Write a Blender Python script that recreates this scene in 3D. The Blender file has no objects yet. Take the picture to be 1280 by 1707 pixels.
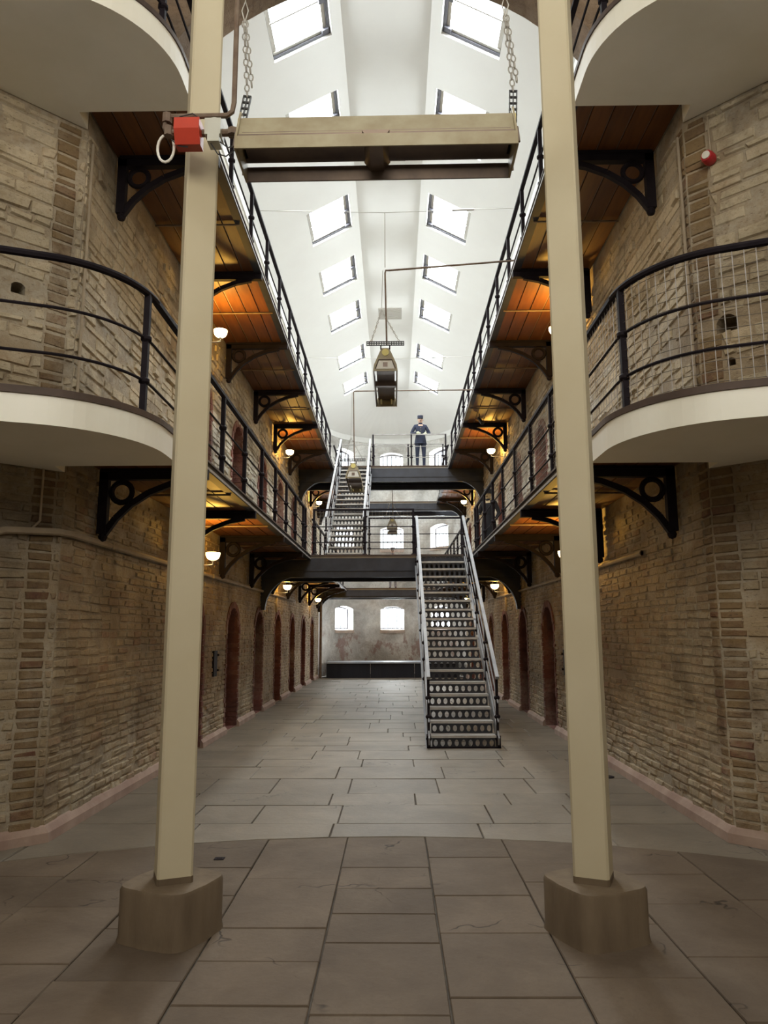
import bpy, bmesh, math, random
from mathutils import Vector, Matrix
random.seed(7)
SC = bpy.context.scene
COL = SC.collection
PI = math.pi
def R(d): return math.radians(d)

# ------------------------------------------------------------------ camera
def make_camera():
    W, H, F = 1280., 1707., 1235.
    vpx, vpy, roll = 657., 1054., R(-0.3)
    d = Vector(((vpx-W/2)/F, -(vpy-H/2)/F, -1.)).normalized()
    u = Vector((math.sin(roll), math.cos(roll), 0.)); u = (u-d*u.dot(d)).normalized()
    r = d.cross(u)
    cam = bpy.data.cameras.new('camera'); o = bpy.data.objects.new('camera', cam); COL.objects.link(o)
    M = Matrix((r, d, u)).to_4x4(); M.translation = (.07, 0, 1.6)
    o.matrix_world = M
    cam.sensor_fit = 'VERTICAL'; cam.sensor_height = 24.; cam.lens = 24.*F/H
    cam.clip_start = .02; cam.clip_end = 200
    SC.camera = o
make_camera()

# ------------------------------------------------------------------ world, daylight, added back fill, exposure
world = bpy.data.worlds.new('overcast_sky'); SC.world = world; world.use_nodes = True
bg = world.node_tree.nodes['Background']; bg.inputs[0].default_value = (.93, .97, 1., 1); bg.inputs[1].default_value = 4.0
SC.view_settings.view_transform = 'Standard'; SC.view_settings.look = 'None'
SC.view_settings.gamma = 1.0; SC.view_settings.use_curve_mapping = False
SC.view_settings.exposure = 0.0
SC.cycles.use_denoising = True
SC.cycles.max_bounces = 9; SC.cycles.diffuse_bounces = 5; SC.cycles.glossy_bounces = 3; SC.cycles.transparent_max_bounces = 10
SC.cycles.sample_clamp_indirect = 6.0
SC.cycles.caustics_reflective = False; SC.cycles.caustics_refractive = False

SKY_W, WIN_W, LANTERN_W, SIDE_W, LAMP_W = 172., 175., 20., 35., 58.0
HALF, EDGE = 2.68, 1.67          # wall plane, gallery edge
YF = 27.0                        # where the apse starts
RZ, RX, WT = 10.58, .66, 9.5     # ridge strip height / half width, wall top
SB = math.atan2(RZ-WT, HALF-RX)
SKY_Y = [8.6, 11.0, 13.97, 16.45, 18.85, 21.95, 24.45]; SKY_L = 1.27
S0, S1 = (.82-RX)/math.cos(SB), (1.68-RX)/math.cos(SB)
def area_light(name, loc, direction, sx, sy, watts, color=(.97, .99, 1.)):
    l = bpy.data.lights.new(name, 'AREA'); l.shape = 'RECTANGLE'; l.size = sx; l.size_y = sy
    l.energy = watts; l.color = color
    o = bpy.data.objects.new(name, l); COL.objects.link(o)
    o.location = loc; o.rotation_euler = Vector(direction).to_track_quat('-Z', 'Y').to_euler()
    return o
def slope_pt(sx, y, s, d=0.):
    return (sx*(RX+s*math.cos(SB)+d*math.sin(SB)), y, RZ-s*math.sin(SB)+d*math.cos(SB))
for sx in (-1, 1):
    for y in SKY_Y:
        o = area_light('daylight_skylight', slope_pt(sx, y+SKY_L/2, (S0+S1)/2, .15), (-sx*math.sin(SB), 0, -math.cos(SB)), .9, 1.2, SKY_W)
        o.rotation_euler = (0, sx*SB, 0)
WIN_A = [R(-45), 0., R(45)]; WIN_Z = [1.70, 4.92, 8.02]; WIN_W2, WIN_H = .47, .80
for a in WIN_A:
    for z in WIN_Z:
        rr = HALF+.62
        area_light('daylight_window', (rr*math.sin(a), YF+.2+rr*math.cos(a), z+.48), (-math.sin(a), -math.cos(a), 0), .9, .9, WIN_W*(1. if z < 7 else .22))
area_light('daylight_lantern', (0, .6, 10.9), (0, 0, -1), 2.6, 2.6, LANTERN_W, (1., .88, .66))
area_light('back_fill_light', (0, -3.95, 7.2), (0, 1, 0), 3.0, 3.4, 285., (1., .87, .64))  # added fill light behind the camera, brightens column fronts and balconies
for sx in (-1, 1):
    area_light('daylight_side_window', (sx*5.6, 1.2, 5.2), (-sx, .15, 0), 1.6, 2.4, SIDE_W, (1., .93, .80))

# ------------------------------------------------------------------ materials
MATS = {}
def nodes_of(name, rough=.7, metal=0.):
    m = bpy.data.materials.new(name); m.use_nodes = True; MATS[name] = m
    nt = m.node_tree; b = nt.nodes['Principled BSDF']
    b.inputs['Roughness'].default_value = rough; b.inputs['Metallic'].default_value = metal
    return m, nt, b
def N(nt, typ, **kw):
    n = nt.nodes.new(typ)
    for k, v in kw.items(): setattr(n, k, v)
    return n
def noise(nt, vec, scale, detail=5., rough=.6, dist=0.):
    n = N(nt, 'ShaderNodeTexNoise'); n.inputs['Scale'].default_value = scale
    n.inputs['Detail'].default_value = detail; n.inputs['Roughness'].default_value = rough; n.inputs['Distortion'].default_value = dist
    nt.links.new(vec, n.inputs['Vector']); return n.outputs['Fac']
def ramp(nt, fac, lo, hi):
    r = N(nt, 'ShaderNodeMapRange'); r.clamp = True
    r.inputs[1].default_value = lo; r.inputs[2].default_value = hi
    nt.links.new(fac, r.inputs[0]); return r.outputs[0]
def mixc(nt, fac, a, b, mode='MIX'):
    m = N(nt, 'ShaderNodeMix', data_type='RGBA', blend_type=mode)
    for s, v in ((0, fac), (6, a), (7, b)):
        if isinstance(v, (int, float)): m.inputs[s].default_value = v
        elif isinstance(v, tuple): m.inputs[s].default_value = (*v[:3], 1)
        else: nt.links.new(v, m.inputs[s])
    return m.outputs[2]
def math_(nt, op, a, b):
    m = N(nt, 'ShaderNodeMath', operation=op)
    for s, v in ((0, a), (1, b)):
        if isinstance(v, (int, float)): m.inputs[s].default_value = v
        else: nt.links.new(v, m.inputs[s])
    return m.outputs[0]
def scale_vec(nt, vec, s):
    m = N(nt, 'ShaderNodeMapping'); m.inputs['Scale'].default_value = s
    nt.links.new(vec, m.inputs['Vector']); return m.outputs[0]
def bump(nt, b, h, strength, dist=.02):
    n = N(nt, 'ShaderNodeBump'); n.inputs['Strength'].default_value = strength; n.inputs['Distance'].default_value = dist
    nt.links.new(h, n.inputs['Height']); nt.links.new(n.outputs[0], b.inputs['Normal'])
def P(name, c1, c2=None, scale=3., lo=.35, hi=.65, rough=.7, metal=0., bstr=0., bscale=40., rnd=0., stretch=None, bdist=.01, spec=.5):
    m, nt, b = nodes_of(name, rough, metal)
    pos = N(nt, 'ShaderNodeNewGeometry').outputs['Position']
    if stretch: pos = scale_vec(nt, pos, stretch)
    b.inputs['Specular IOR Level'].default_value = spec
    col = c1
    if c2: col = mixc(nt, ramp(nt, noise(nt, pos, scale), lo, hi), c1, c2)
    if rnd:
        oi = N(nt, 'ShaderNodeObjectInfo').outputs['Random']
        f = math_(nt, 'ADD', math_(nt, 'MULTIPLY', oi, rnd), 1-rnd/2)
        cmb = N(nt, 'ShaderNodeCombineColor')
        for i in range(3): nt.links.new(f, cmb.inputs[i])
        col = mixc(nt, 1., col, cmb.outputs[0], 'MULTIPLY')
    if isinstance(col, tuple): b.inputs['Base Color'].default_value = (*col, 1)
    else: nt.links.new(col, b.inputs['Base Color'])
    if bstr: bump(nt, b, noise(nt, pos, bscale, 6.), bstr, bdist)
    return m
def masonry(name, cols, wash, washamt, dark, bstr=.6, red=None):
    """cols: three stone colours, wash: remains of limewash, dark: soot and damp"""
    m, nt, b = nodes_of(name, .9)
    pos = N(nt, 'ShaderNodeNewGeometry').outputs['Position']
    at = N(nt, 'ShaderNodeAttribute', attribute_name='tint').outputs['Fac']
    oi = N(nt, 'ShaderNodeObjectInfo').outputs['Random']
    c = mixc(nt, ramp(nt, at, .15, .55), cols[0], cols[1]); c = mixc(nt, ramp(nt, at, .72, .95), c, cols[2])
    c = mixc(nt, ramp(nt, noise(nt, pos, 9., 6., .7), .35, .7), c, cols[1])
    w = ramp(nt, noise(nt, pos, .9, 7., .62, .3), .52-washamt*.2, .66-washamt*.2)
    w = math_(nt, 'MULTIPLY', w, ramp(nt, noise(nt, pos, 14., 6., .7), .28, .55))
    c = mixc(nt, math_(nt, 'MULTIPLY', w, .8), c, wash)
    dk = ramp(nt, noise(nt, pos, 1.5, 9., .72, .6), .50, .70)
    c = mixc(nt, math_(nt, 'MULTIPLY', dk, .72), c, dark)
    big = N(nt, 'ShaderNodeMapRange'); big.clamp = True; nt.links.new(noise(nt, pos, .8, 5., .6, .4), big.inputs[0])
    for i_, v_ in ((1, .36), (2, .64), (3, .66), (4, 1.14)): big.inputs[i_].default_value = v_
    cb = N(nt, 'ShaderNodeCombineColor')
    for i_ in range(3): nt.links.new(big.outputs[0], cb.inputs[i_])
    c = mixc(nt, 1., c, cb.outputs[0], 'MULTIPLY')
    spk = ramp(nt, noise(nt, scale_vec(nt, pos, (9, 9, 22)), 2.2, 5., .78), .57, .66)
    c = mixc(nt, math_(nt, 'MULTIPLY', spk, .8), c, dark)
    if red:
        sp = N(nt, 'ShaderNodeSeparateXYZ'); nt.links.new(pos, sp.inputs[0])
        zf = math_(nt, 'MULTIPLY', ramp(nt, sp.outputs[2], 1.75, 1.35), ramp(nt, noise(nt, scale_vec(nt, pos, (1, 1, .7)), 1.7, 9., .72, .15), .53, .58))
        c = mixc(nt, math_(nt, 'MULTIPLY', zf, .65), c, red)
    nt.links.new(c, b.inputs['Base Color'])
    h = math_(nt, 'ADD', noise(nt, pos, 26., 8., .7), math_(nt, 'MULTIPLY', noise(nt, pos, 7., 5.), 1.2))
    bump(nt, b, h, bstr, .035)
    return m
def emission(name, col, strength):
    m = bpy.data.materials.new(name); m.use_nodes = True; MATS[name] = m
    nt = m.node_tree; nt.nodes.clear()
    e = N(nt, 'ShaderNodeEmission'); e.inputs[0].default_value = (*col, 1); e.inputs[1].default_value = strength
    o = N(nt, 'ShaderNodeOutputMaterial'); nt.links.new(e.outputs[0], o.inputs[0]); return m
def glass(name, tint=(.96, .98, .98), refl=.06):
    m = bpy.data.materials.new(name); m.use_nodes = True; MATS[name] = m
    nt = m.node_tree; nt.nodes.clear()
    t = N(nt, 'ShaderNodeBsdfTransparent'); t.inputs[0].default_value = (*tint, 1)
    g = N(nt, 'ShaderNodeBsdfGlossy'); g.inputs['Roughness'].default_value = .05
    x = N(nt, 'ShaderNodeMixShader'); x.inputs[0].default_value = refl
    o = N(nt, 'ShaderNodeOutputMaterial')
    nt.links.new(t.outputs[0], x.inputs[1]); nt.links.new(g.outputs[0], x.inputs[2]); nt.links.new(x.outputs[0], o.inputs[0]); return m

masonry('brick_lower', [(.33, .245, .15), (.38, .295, .185), (.30, .165, .105)], (.50, .43, .31), .5, (.12, .085, .055))
masonry('rubble_upper', [(.45, .365, .235), (.50, .415, .28), (.41, .285, .17)], (.62, .545, .41), .75, (.16, .115, .075))
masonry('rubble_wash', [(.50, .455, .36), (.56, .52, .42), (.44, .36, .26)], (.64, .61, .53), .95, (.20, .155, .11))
masonry('mortar', [(.37, .29, .19), (.37, .29, .19), (.37, .29, .19)], (.50, .45, .36), .6, (.14, .10, .07), .5)
masonry('limewash', [(.60, .57, .50), (.55, .51, .44), (.50, .45, .38)], (.68, .66, .60), .9, (.30, .25, .20), .5)
masonry('quoin_brick', [(.20, .125, .07), (.26, .18, .09), (.19, .08, .055)], (.40, .33, .24), .2, (.11, .07, .05))
masonry('red_jamb', [(.26, .10, .075), (.20, .075, .06), (.32, .16, .11)], (.40, .30, .24), .1, (.10, .05, .045))
masonry('apse_plaster', [(.64, .63, .60), (.56, .54, .50), (.50, .44, .38)], (.76, .76, .74), .7, (.36, .31, .27), .6, (.30, .15, .12))
masonry('arch_plaster', [(.30, .21, .14), (.36, .27, .19), (.27, .16, .11)], (.42, .34, .26), .4, (.15, .10, .08))
def flag_mat(name, c1, c2, crack, spec):
    m, nt, b = nodes_of(name, .72 if spec < .3 else .6); b.inputs['Specular IOR Level'].default_value = spec
    pos = N(nt, 'ShaderNodeNewGeometry').outputs['Position']
    c = mixc(nt, ramp(nt, noise(nt, pos, 1.7, 7., .65, .4), .30, .70), c1, c2)
    c = mixc(nt, math_(nt, 'MULTIPLY', ramp(nt, noise(nt, pos, 38., 5., .7), .45, .75), .35), c, c2)
    oi = N(nt, 'ShaderNodeObjectInfo').outputs['Random']
    f = math_(nt, 'ADD', math_(nt, 'MULTIPLY', oi, .22), .89); cmb = N(nt, 'ShaderNodeCombineColor')
    for i in range(3): nt.links.new(f, cmb.inputs[i])
    c = mixc(nt, 1., c, cmb.outputs[0], 'MULTIPLY')
    # cracks and chipped spots
    w = N(nt, 'ShaderNodeVectorMath', operation='ADD'); nz = N(nt, 'ShaderNodeTexNoise'); nz.inputs['Scale'].default_value = 5.; nt.links.new(pos, nz.inputs['Vector'])
    sc = N(nt, 'ShaderNodeVectorMath', operation='SCALE'); sc.inputs[3].default_value = .35; nt.links.new(nz.outputs['Color'], sc.inputs[0])
    nt.links.new(pos, w.inputs[0]); nt.links.new(sc.outputs[0], w.inputs[1])
    v = N(nt, 'ShaderNodeTexVoronoi', feature='DISTANCE_TO_EDGE'); v.inputs['Scale'].default_value = 1.15; nt.links.new(w.outputs[0], v.inputs['Vector'])
    k = math_(nt, 'MULTIPLY', ramp(nt, v.outputs['Distance'], .012, .003), ramp(nt, noise(nt, pos, 1.3, 3.), .54, .60))
    chip = ramp(nt, noise(nt, pos, 3.1, 8., .75), .70, .74)
    k = math_(nt, 'MULTIPLY', math_(nt, 'MAXIMUM', k, chip), crack)
    c = mixc(nt, k, c, (.028, .021, .016))
    nt.links.new(c, b.inputs['Base Color'])
    h = math_(nt, 'SUBTRACT', noise(nt, pos, 20., 7., .65), math_(nt, 'MULTIPLY', k, .8)); bump(nt, b, h, .3, .012)
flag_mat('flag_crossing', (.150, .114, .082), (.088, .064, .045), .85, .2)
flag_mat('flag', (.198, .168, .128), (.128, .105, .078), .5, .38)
P('joint', (.055, .045, .036), (.10, .085, .068), 6., rough=.95)
P('plinth', (.40, .30, .245), (.29, .20, .165), 3., rough=.9, bstr=.3, bscale=30)
P('ceiling_paint', (.83, .835, .82), (.80, .80, .785), .8, rough=.85)
P('white_paint', (.90, .89, .81), (.85, .84, .75), 2., rough=.6)
P('cream_paint', (.56, .50, .355), (.52, .455, .31), 1.2, rough=.5, spec=.3)
P('timber', (.17, .060, .008), (.105, .033, .005), 3., .3, .7, .55, 0, .15, 30., .35, stretch=(6, .6, 1))
P('iron', (.018, .014, .018), (.012, .009, .013), 8., rough=.75, metal=0., spec=.12)
P('steel_dark', (.040, .043, .056), (.028, .030, .038), 4., rough=.6, spec=.35)
P('steel_edge', (.36, .35, .34), (.25, .24, .23), 6., rough=.6, spec=.3)
P('stair_steel', (.31, .315, .33), (.23, .235, .25), 5., rough=.5, spec=.4)
P('tread_edge', (.50, .49, .47), (.36, .35, .34), 8., rough=.5, metal=.2)
P('deck', (.26, .24, .22), (.32, .30, .27), 3., rough=.85)
P('deck_edge', (.085, .055, .042), (.06, .04, .032), 5., rough=.7)
P('base_stone', (.165, .122, .078), (.11, .078, .048), 5., rough=.85, bstr=.4, bscale=25, stretch=(1, 1, .25))
P('heater_cream', (.36, .32, .21), (.27, .22, .13), 5., rough=.45, metal=.1)
P('heater_inside', (.20, .15, .12), (.12, .09, .08), 4., rough=.35, metal=.5)
P('heater_white', (.72, .70, .64), rough=.4)
P('yellow_print', (.72, .62, .22), rough=.6)
P('red_paint', (.50, .038, .012), (.42, .030, .010), 6., rough=.45)
P('siren_red', (.45, .02, .03), rough=.35)
P('grey_box', (.50, .50, .44), rough=.5)
P('pipe_grey', (.40, .335, .25), (.31, .255, .19), 3., rough=.8, spec=.2)
P('pipe_rust', (.13, .085, .06), (.20, .15, .11), 9., rough=.6, spec=.3)
P('galvanised', (.48, .46, .42), rough=.45, metal=.6)
P('wire', (.34, .31, .28), rough=.5, metal=.5)
P('black_plastic', (.02, .02, .022), rough=.5)
P('stage_cloth', (.012, .013, .02), rough=.9)
P('stage_top', (.30, .33, .37), (.24, .27, .31), 3., rough=.35)
P('door_wood', (.07, .05, .04), (.05, .035, .03), 4., rough=.7)
P('navy_cloth', (.022, .027, .055), (.016, .02, .04), 12., rough=.9)
P('coat_black', (.014, .014, .018), rough=.95)
P('grey_cloth', (.20, .19, .21), rough=.95)
P('skin', (.50, .33, .25), rough=.6)
P('skin_pale', (.52, .40, .22), rough=.6)
P('glove', (.74, .76, .50), rough=.8)
P('boot', (.06, .03, .028), rough=.5)
P('hair', (.10, .06, .045), rough=.9)
P('brass', (.55, .42, .18), rough=.35, metal=.8)
P('vent_grey', (.42, .40, .36), rough=.7)
P('reveal_white', (.86, .86, .84), rough=.8)
P('frame_dark', (.10, .10, .12), rough=.5)
P('sill', (.62, .52, .45), (.50, .40, .34), 5., rough=.9)
glass('pane')
emission('lamp_glow', (1., .74, .36), 14.)

# ------------------------------------------------------------------ mesh helpers
class MB:
    def __init__(s): s.v, s.f, s.m, s.t = [], [], [], []
    def add(s, vs, fs, m=0, t=0.):
        o = len(s.v); s.v += [tuple(p) for p in vs]
        for f in fs: s.f.append(tuple(i+o for i in f)); s.m.append(m); s.t.append(t)
        return s
    def box(s, a, b, m=0, t=0.):
        x0, y0, z0 = a; x1, y1, z1 = b
        vs = [(x0, y0, z0), (x1, y0, z0), (x1, y1, z0), (x0, y1, z0), (x0, y0, z1), (x1, y0, z1), (x1, y1, z1), (x0, y1, z1)]
        return s.add(vs, [(3, 2, 1, 0), (4, 5, 6, 7), (0, 1, 5, 4), (1, 2, 6, 5), (2, 3, 7, 6), (3, 0, 4, 7)], m, t)
    def bar(s, p, q, w, h=None, up=(0, 0, 1), m=0):
        """rectangular bar from p to q, w across, h along up"""
        h = h or w; p, q = Vector(p), Vector(q); d = (q-p).normalized()
        a = d.cross(Vector(up));
        if a.length < 1e-4: a = d.cross(Vector((0, 1, 0)))
        a.normalize(); c = a.cross(d).normalized()
        vs = []
        for e in (p, q):
            for i, j in ((-1, -1), (1, -1), (1, 1), (-1, 1)): vs.append(e+a*i*w/2+c*j*h/2)
        return s.add(vs, [(3, 2, 1, 0), (4, 5, 6, 7), (0, 1, 5, 4), (1, 2, 6, 5), (2, 3, 7, 6), (3, 0, 4, 7)], m)
    def tube(s, path, r, n=8, m=0, closed=False, r2=None):
        P_ = [Vector(p) for p in path]; k = len(P_); vs = []; fs = []
        a = None
        for i, p in enumerate(P_):
            if closed: d = P_[(i+1) % k]-P_[i-1]
            else: d = P_[min(i+1, k-1)]-P_[max(i-1, 0)]
            d.normalize()
            if a is None:
                a = d.cross(Vector((0, 0, 1)))
                if a.length < .05: a = d.cross(Vector((0, 1, 0)))
            a = (a-d*a.dot(d)).normalized(); b = d.cross(a)
            ri = r if r2 is None else r+(r2-r)*i/(k-1)
            for j in range(n):
                t = 2*PI*j/n; vs.append(p+a*math.cos(t)*ri+b*math.sin(t)*ri)
        for i in range(k if closed else k-1):
            for j in range(n):
                i2 = (i+1) % k
                fs.append((i*n+j, i*n+(j+1) % n, i2*n+(j+1) % n, i2*n+j))
        if not closed: fs += [tuple(range(n-1, -1, -1)), tuple((k-1)*n+j for j in range(n))]
        return s.add(vs, fs, m)
    def lathe(s, prof, c=(0, 0, 0), n=16, m=0, sc=(1, 1)):
        vs, fs = [], []
        for r, z in prof:
            for j in range(n):
                t = 2*PI*j/n; vs.append((c[0]+r*math.cos(t)*sc[0], c[1]+r*math.sin(t)*sc[1], c[2]+z))
        for i in range(len(prof)-1):
            for j in range(n): fs.append((i*n+j, i*n+(j+1) % n, (i+1)*n+(j+1) % n, (i+1)*n+j))
        fs += [tuple(range(n-1, -1, -1)), tuple((len(prof)-1)*n+j for j in range(n))]
        return s.add(vs, fs, m)
    def ball(s, c, r, n=10, sc=(1, 1, 1), m=0):
        k = max(4, n//2); prof = [(max(1e-3, r*math.sin(PI*i/k)), -r*math.cos(PI*i/k)*sc[2]) for i in range(k+1)]
        return s.lathe(prof, c, n, m, (sc[0], sc[1]))
    def prism(s, poly, h0, h1, axis='z', m=0):
        """poly extruded along an axis; poly coordinates are the other two axes in order"""
        def pt(a, b, h): return {'z': (a, b, h), 'y': (a, h, b), 'x': (h, a, b)}[axis]
        n = len(poly); vs = [pt(a, b, h0) for a, b in poly]+[pt(a, b, h1) for a, b in poly]
        fs = [tuple(range(n-1, -1, -1)), tuple(range(n, 2*n))]+[(i, (i+1) % n, n+(i+1) % n, n+i) for i in range(n)]
        return s.add(vs, fs, m)
    def mesh(s, name, mats, smooth=False, fix=True):
        me = bpy.data.meshes.new(name); me.from_pydata(s.v, [], s.f)
        for x in ([mats] if isinstance(mats, str) else mats): me.materials.append(MATS[x])
        me.polygons.foreach_set('material_index', s.m)
        if any(s.t):
            at = me.attributes.new('tint', 'FLOAT', 'FACE'); at.data.foreach_set('value', s.t)
        if fix:
            bm = bmesh.new(); bm.from_mesh(me); bmesh.ops.recalc_face_normals(bm, faces=bm.faces); bm.to_mesh(me); bm.free()
        if smooth:
            me.polygons.foreach_set('use_smooth', [True]*len(me.polygons))
            me.set_sharp_from_angle(angle=R(40))
        me.update(); return me
    def build(s, name, mats, parent=None, smooth=False, fix=True, **props):
        return put(name, s.mesh(name, mats, smooth, fix), parent, **props)
def put(name, me, parent=None, loc=None, rot=None, **props):
    o = bpy.data.objects.new(name, me); COL.objects.link(o)
    if parent: o.parent = parent
    if loc: o.location = loc
    if rot: o.rotation_euler = rot
    for k, v in props.items(): o[k] = v
    return o
def thing(name, label, cat, loc=(0, 0, 0), rz=0., group=None):
    o = bpy.data.objects.new(name, None); COL.objects.link(o); o.empty_display_size = .1
    o.location = loc; o.rotation_euler = (0, 0, rz); o['label'] = label; o['category'] = cat
    if group: o['group'] = group
    return o
def arc(c, r, a0, a1, n, plane='xy', h=0.):
    out = []
    for i in range(n+1):
        t = R(a0+(a1-a0)*i/n); p, q = c[0]+r*math.cos(t), c[1]+r*math.sin(t)
        out.append({'xy': (p, q, h), 'xz': (p, h, q), 'yz': (h, p, q), '2d': (p, q)}[plane])
    return out
SIDE = {-1: 'left', 1: 'right'}

# ------------------------------------------------------------------ wall with arched openings, as vertical strips
def strips(mb, mp, u0, u1, z0, z1, ops, depth, du=99., m=0, mr=1, mt=None):
    """mp(u,z,d) -> point; ops: (ua,ub,za,zs,rise)"""
    cuts = {u0, u1}
    for ua, ub, *_ in ops:
        for i in range(9): cuts.add(ua+(ub-ua)*i/8)
    cs = sorted(c for c in cuts if u0-1e-6 <= c <= u1+1e-6); full = [cs[0]]
    for c in cs[1:]:
        k = max(1, int(math.ceil((c-full[-1])/du-1e-6))); a = full[-1]
        full += [a+(c-a)*i/k for i in range(1, k+1)]
    def top(op, u):
        ua, ub, za, zs, rise = op
        if rise <= 0: return zs
        w = (ub-ua)/2; rr = (w*w+rise*rise)/(2*rise); x = u-(ua+ub)/2
        return zs+rise-rr+math.sqrt(max(0, rr*rr-x*x))
    for a, b in zip(full, full[1:]):
        if b-a < 1e-6: continue
        mid = (a+b)/2; here = sorted([o for o in ops if o[0] < mid < o[1]], key=lambda o: o[2])
        la = lb = z0
        for o in here:
            mb.add([mp(a, la, 0), mp(b, lb, 0), mp(b, o[2], 0), mp(a, o[2], 0)], [(0, 1, 2, 3)], m)
            ta, tb = top(o, a), top(o, b)
            mb.add([mp(a, ta, 0), mp(b, tb, 0), mp(b, tb, depth), mp(a, ta, depth)], [(0, 1, 2, 3)], mr)
            mb.add([mp(a, o[2], 0), mp(b, o[2], 0), mp(b, o[2], depth), mp(a, o[2], depth)], [(0, 1, 2, 3)], mr)
            la, lb = ta, tb
        mb.add([mp(a, la, 0), mp(b, lb, 0), mp(b, z1, 0), mp(a, z1, 0)], [(0, 1, 2, 3)], m)
    for ua, ub, za, zs, rise in ops:
        for u in (ua, ub):
            mb.add([mp(u, za, 0), mp(u, zs, 0), mp(u, zs, depth), mp(u, za, depth)], [(0, 1, 2, 3)], mr)

# ------------------------------------------------------------------ floor of flagstones
def build_floor():
    fb = MB(); fb.add([(-6, -4, -.014), (6, -4, -.014), (6, 30.5, -.014), (-6, 30.5, -.014)], [(0, 1, 2, 3)])
    floor = fb.build('floor', 'joint', kind='structure')
    rng = random.Random(3)
    def arc_y(x): return .2+math.sqrt(max(.1, 6.01**2-x*x))
    def flag(poly, mat='flag'):
        cx = sum(p[0] for p in poly)/len(poly); cy = sum(p[1] for p in poly)/len(poly)
        g = .003; top = []; mid = []
        dz = rng.uniform(-.003, .003); tx, ty = rng.uniform(-.004, .004), rng.uniform(-.004, .004)
        for x, y in poly:
            dx, dy = x-cx, y-cy; L = math.hypot(dx, dy)
            j = rng.uniform(0, .005)
            mid.append((dx-dx/L*(g+j), dy-dy/L*(g+j), -.006+dz)); top.append((dx-dx/L*(g+j+.006), dy-dy/L*(g+j+.006), dz+tx*dx+ty*dy))
        n = len(poly); low = [(a, b, -.03) for a, b, c in mid]
        mb = MB(); mb.add(low+mid+top, [(i, (i+1) % n, n+(i+1) % n, n+i) for i in range(n)]+[(n+i, n+(i+1) % n, 2*n+(i+1) % n, 2*n+i) for i in range(n)]+[tuple(range(2*n, 3*n))])
        mb.build('flagstone', mat, floor, loc=(cx, cy, 0))
    xs = [-3.95, -3.35, -2.75, -2.14, -1.53, -.92, -.305, .305, .90, 1.52, 2.14, 2.75, 3.35, 3.95]
    for xa, xb in zip(xs, xs[1:]):
        xm = (xa+xb)/2; y = 1.9+rng.uniform(0, .5); end = arc_y(xm)
        if abs(xm) > 2.75: end = min(end, 6.05-(abs(xm)-2.68)-.25+.3)
        ys = [y]
        while ys[-1] < end-.35: ys.append(ys[-1]+rng.uniform(.38, .85))
        ys[-1] = end
        for ya, yb in zip(ys, ys[1:]):
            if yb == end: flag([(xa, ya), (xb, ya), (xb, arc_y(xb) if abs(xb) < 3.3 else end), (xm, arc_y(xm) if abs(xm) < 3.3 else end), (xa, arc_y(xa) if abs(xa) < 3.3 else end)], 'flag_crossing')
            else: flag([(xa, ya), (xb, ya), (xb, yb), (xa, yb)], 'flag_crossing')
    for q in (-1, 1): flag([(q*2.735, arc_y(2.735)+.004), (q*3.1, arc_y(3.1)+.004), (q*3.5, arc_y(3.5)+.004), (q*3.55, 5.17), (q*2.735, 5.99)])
    y = 6.62; first = True
    while y < YF-.05:
        ya = y; yb = min(YF, y+rng.uniform(.42, .82)) if not first else y
        x = -HALF-.05; cutx = [x]
        while x < HALF-.4: x += rng.uniform(.55, 1.35); cutx.append(min(x, HALF+.05))
        cutx[-1] = HALF+.05
        for xa, xb in zip(cutx, cutx[1:]):
            if first:
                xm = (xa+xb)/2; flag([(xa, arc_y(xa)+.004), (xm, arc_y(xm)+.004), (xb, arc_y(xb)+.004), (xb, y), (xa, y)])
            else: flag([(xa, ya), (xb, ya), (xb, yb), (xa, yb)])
        y = yb; first = False
    return floor
build_floor()

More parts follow.
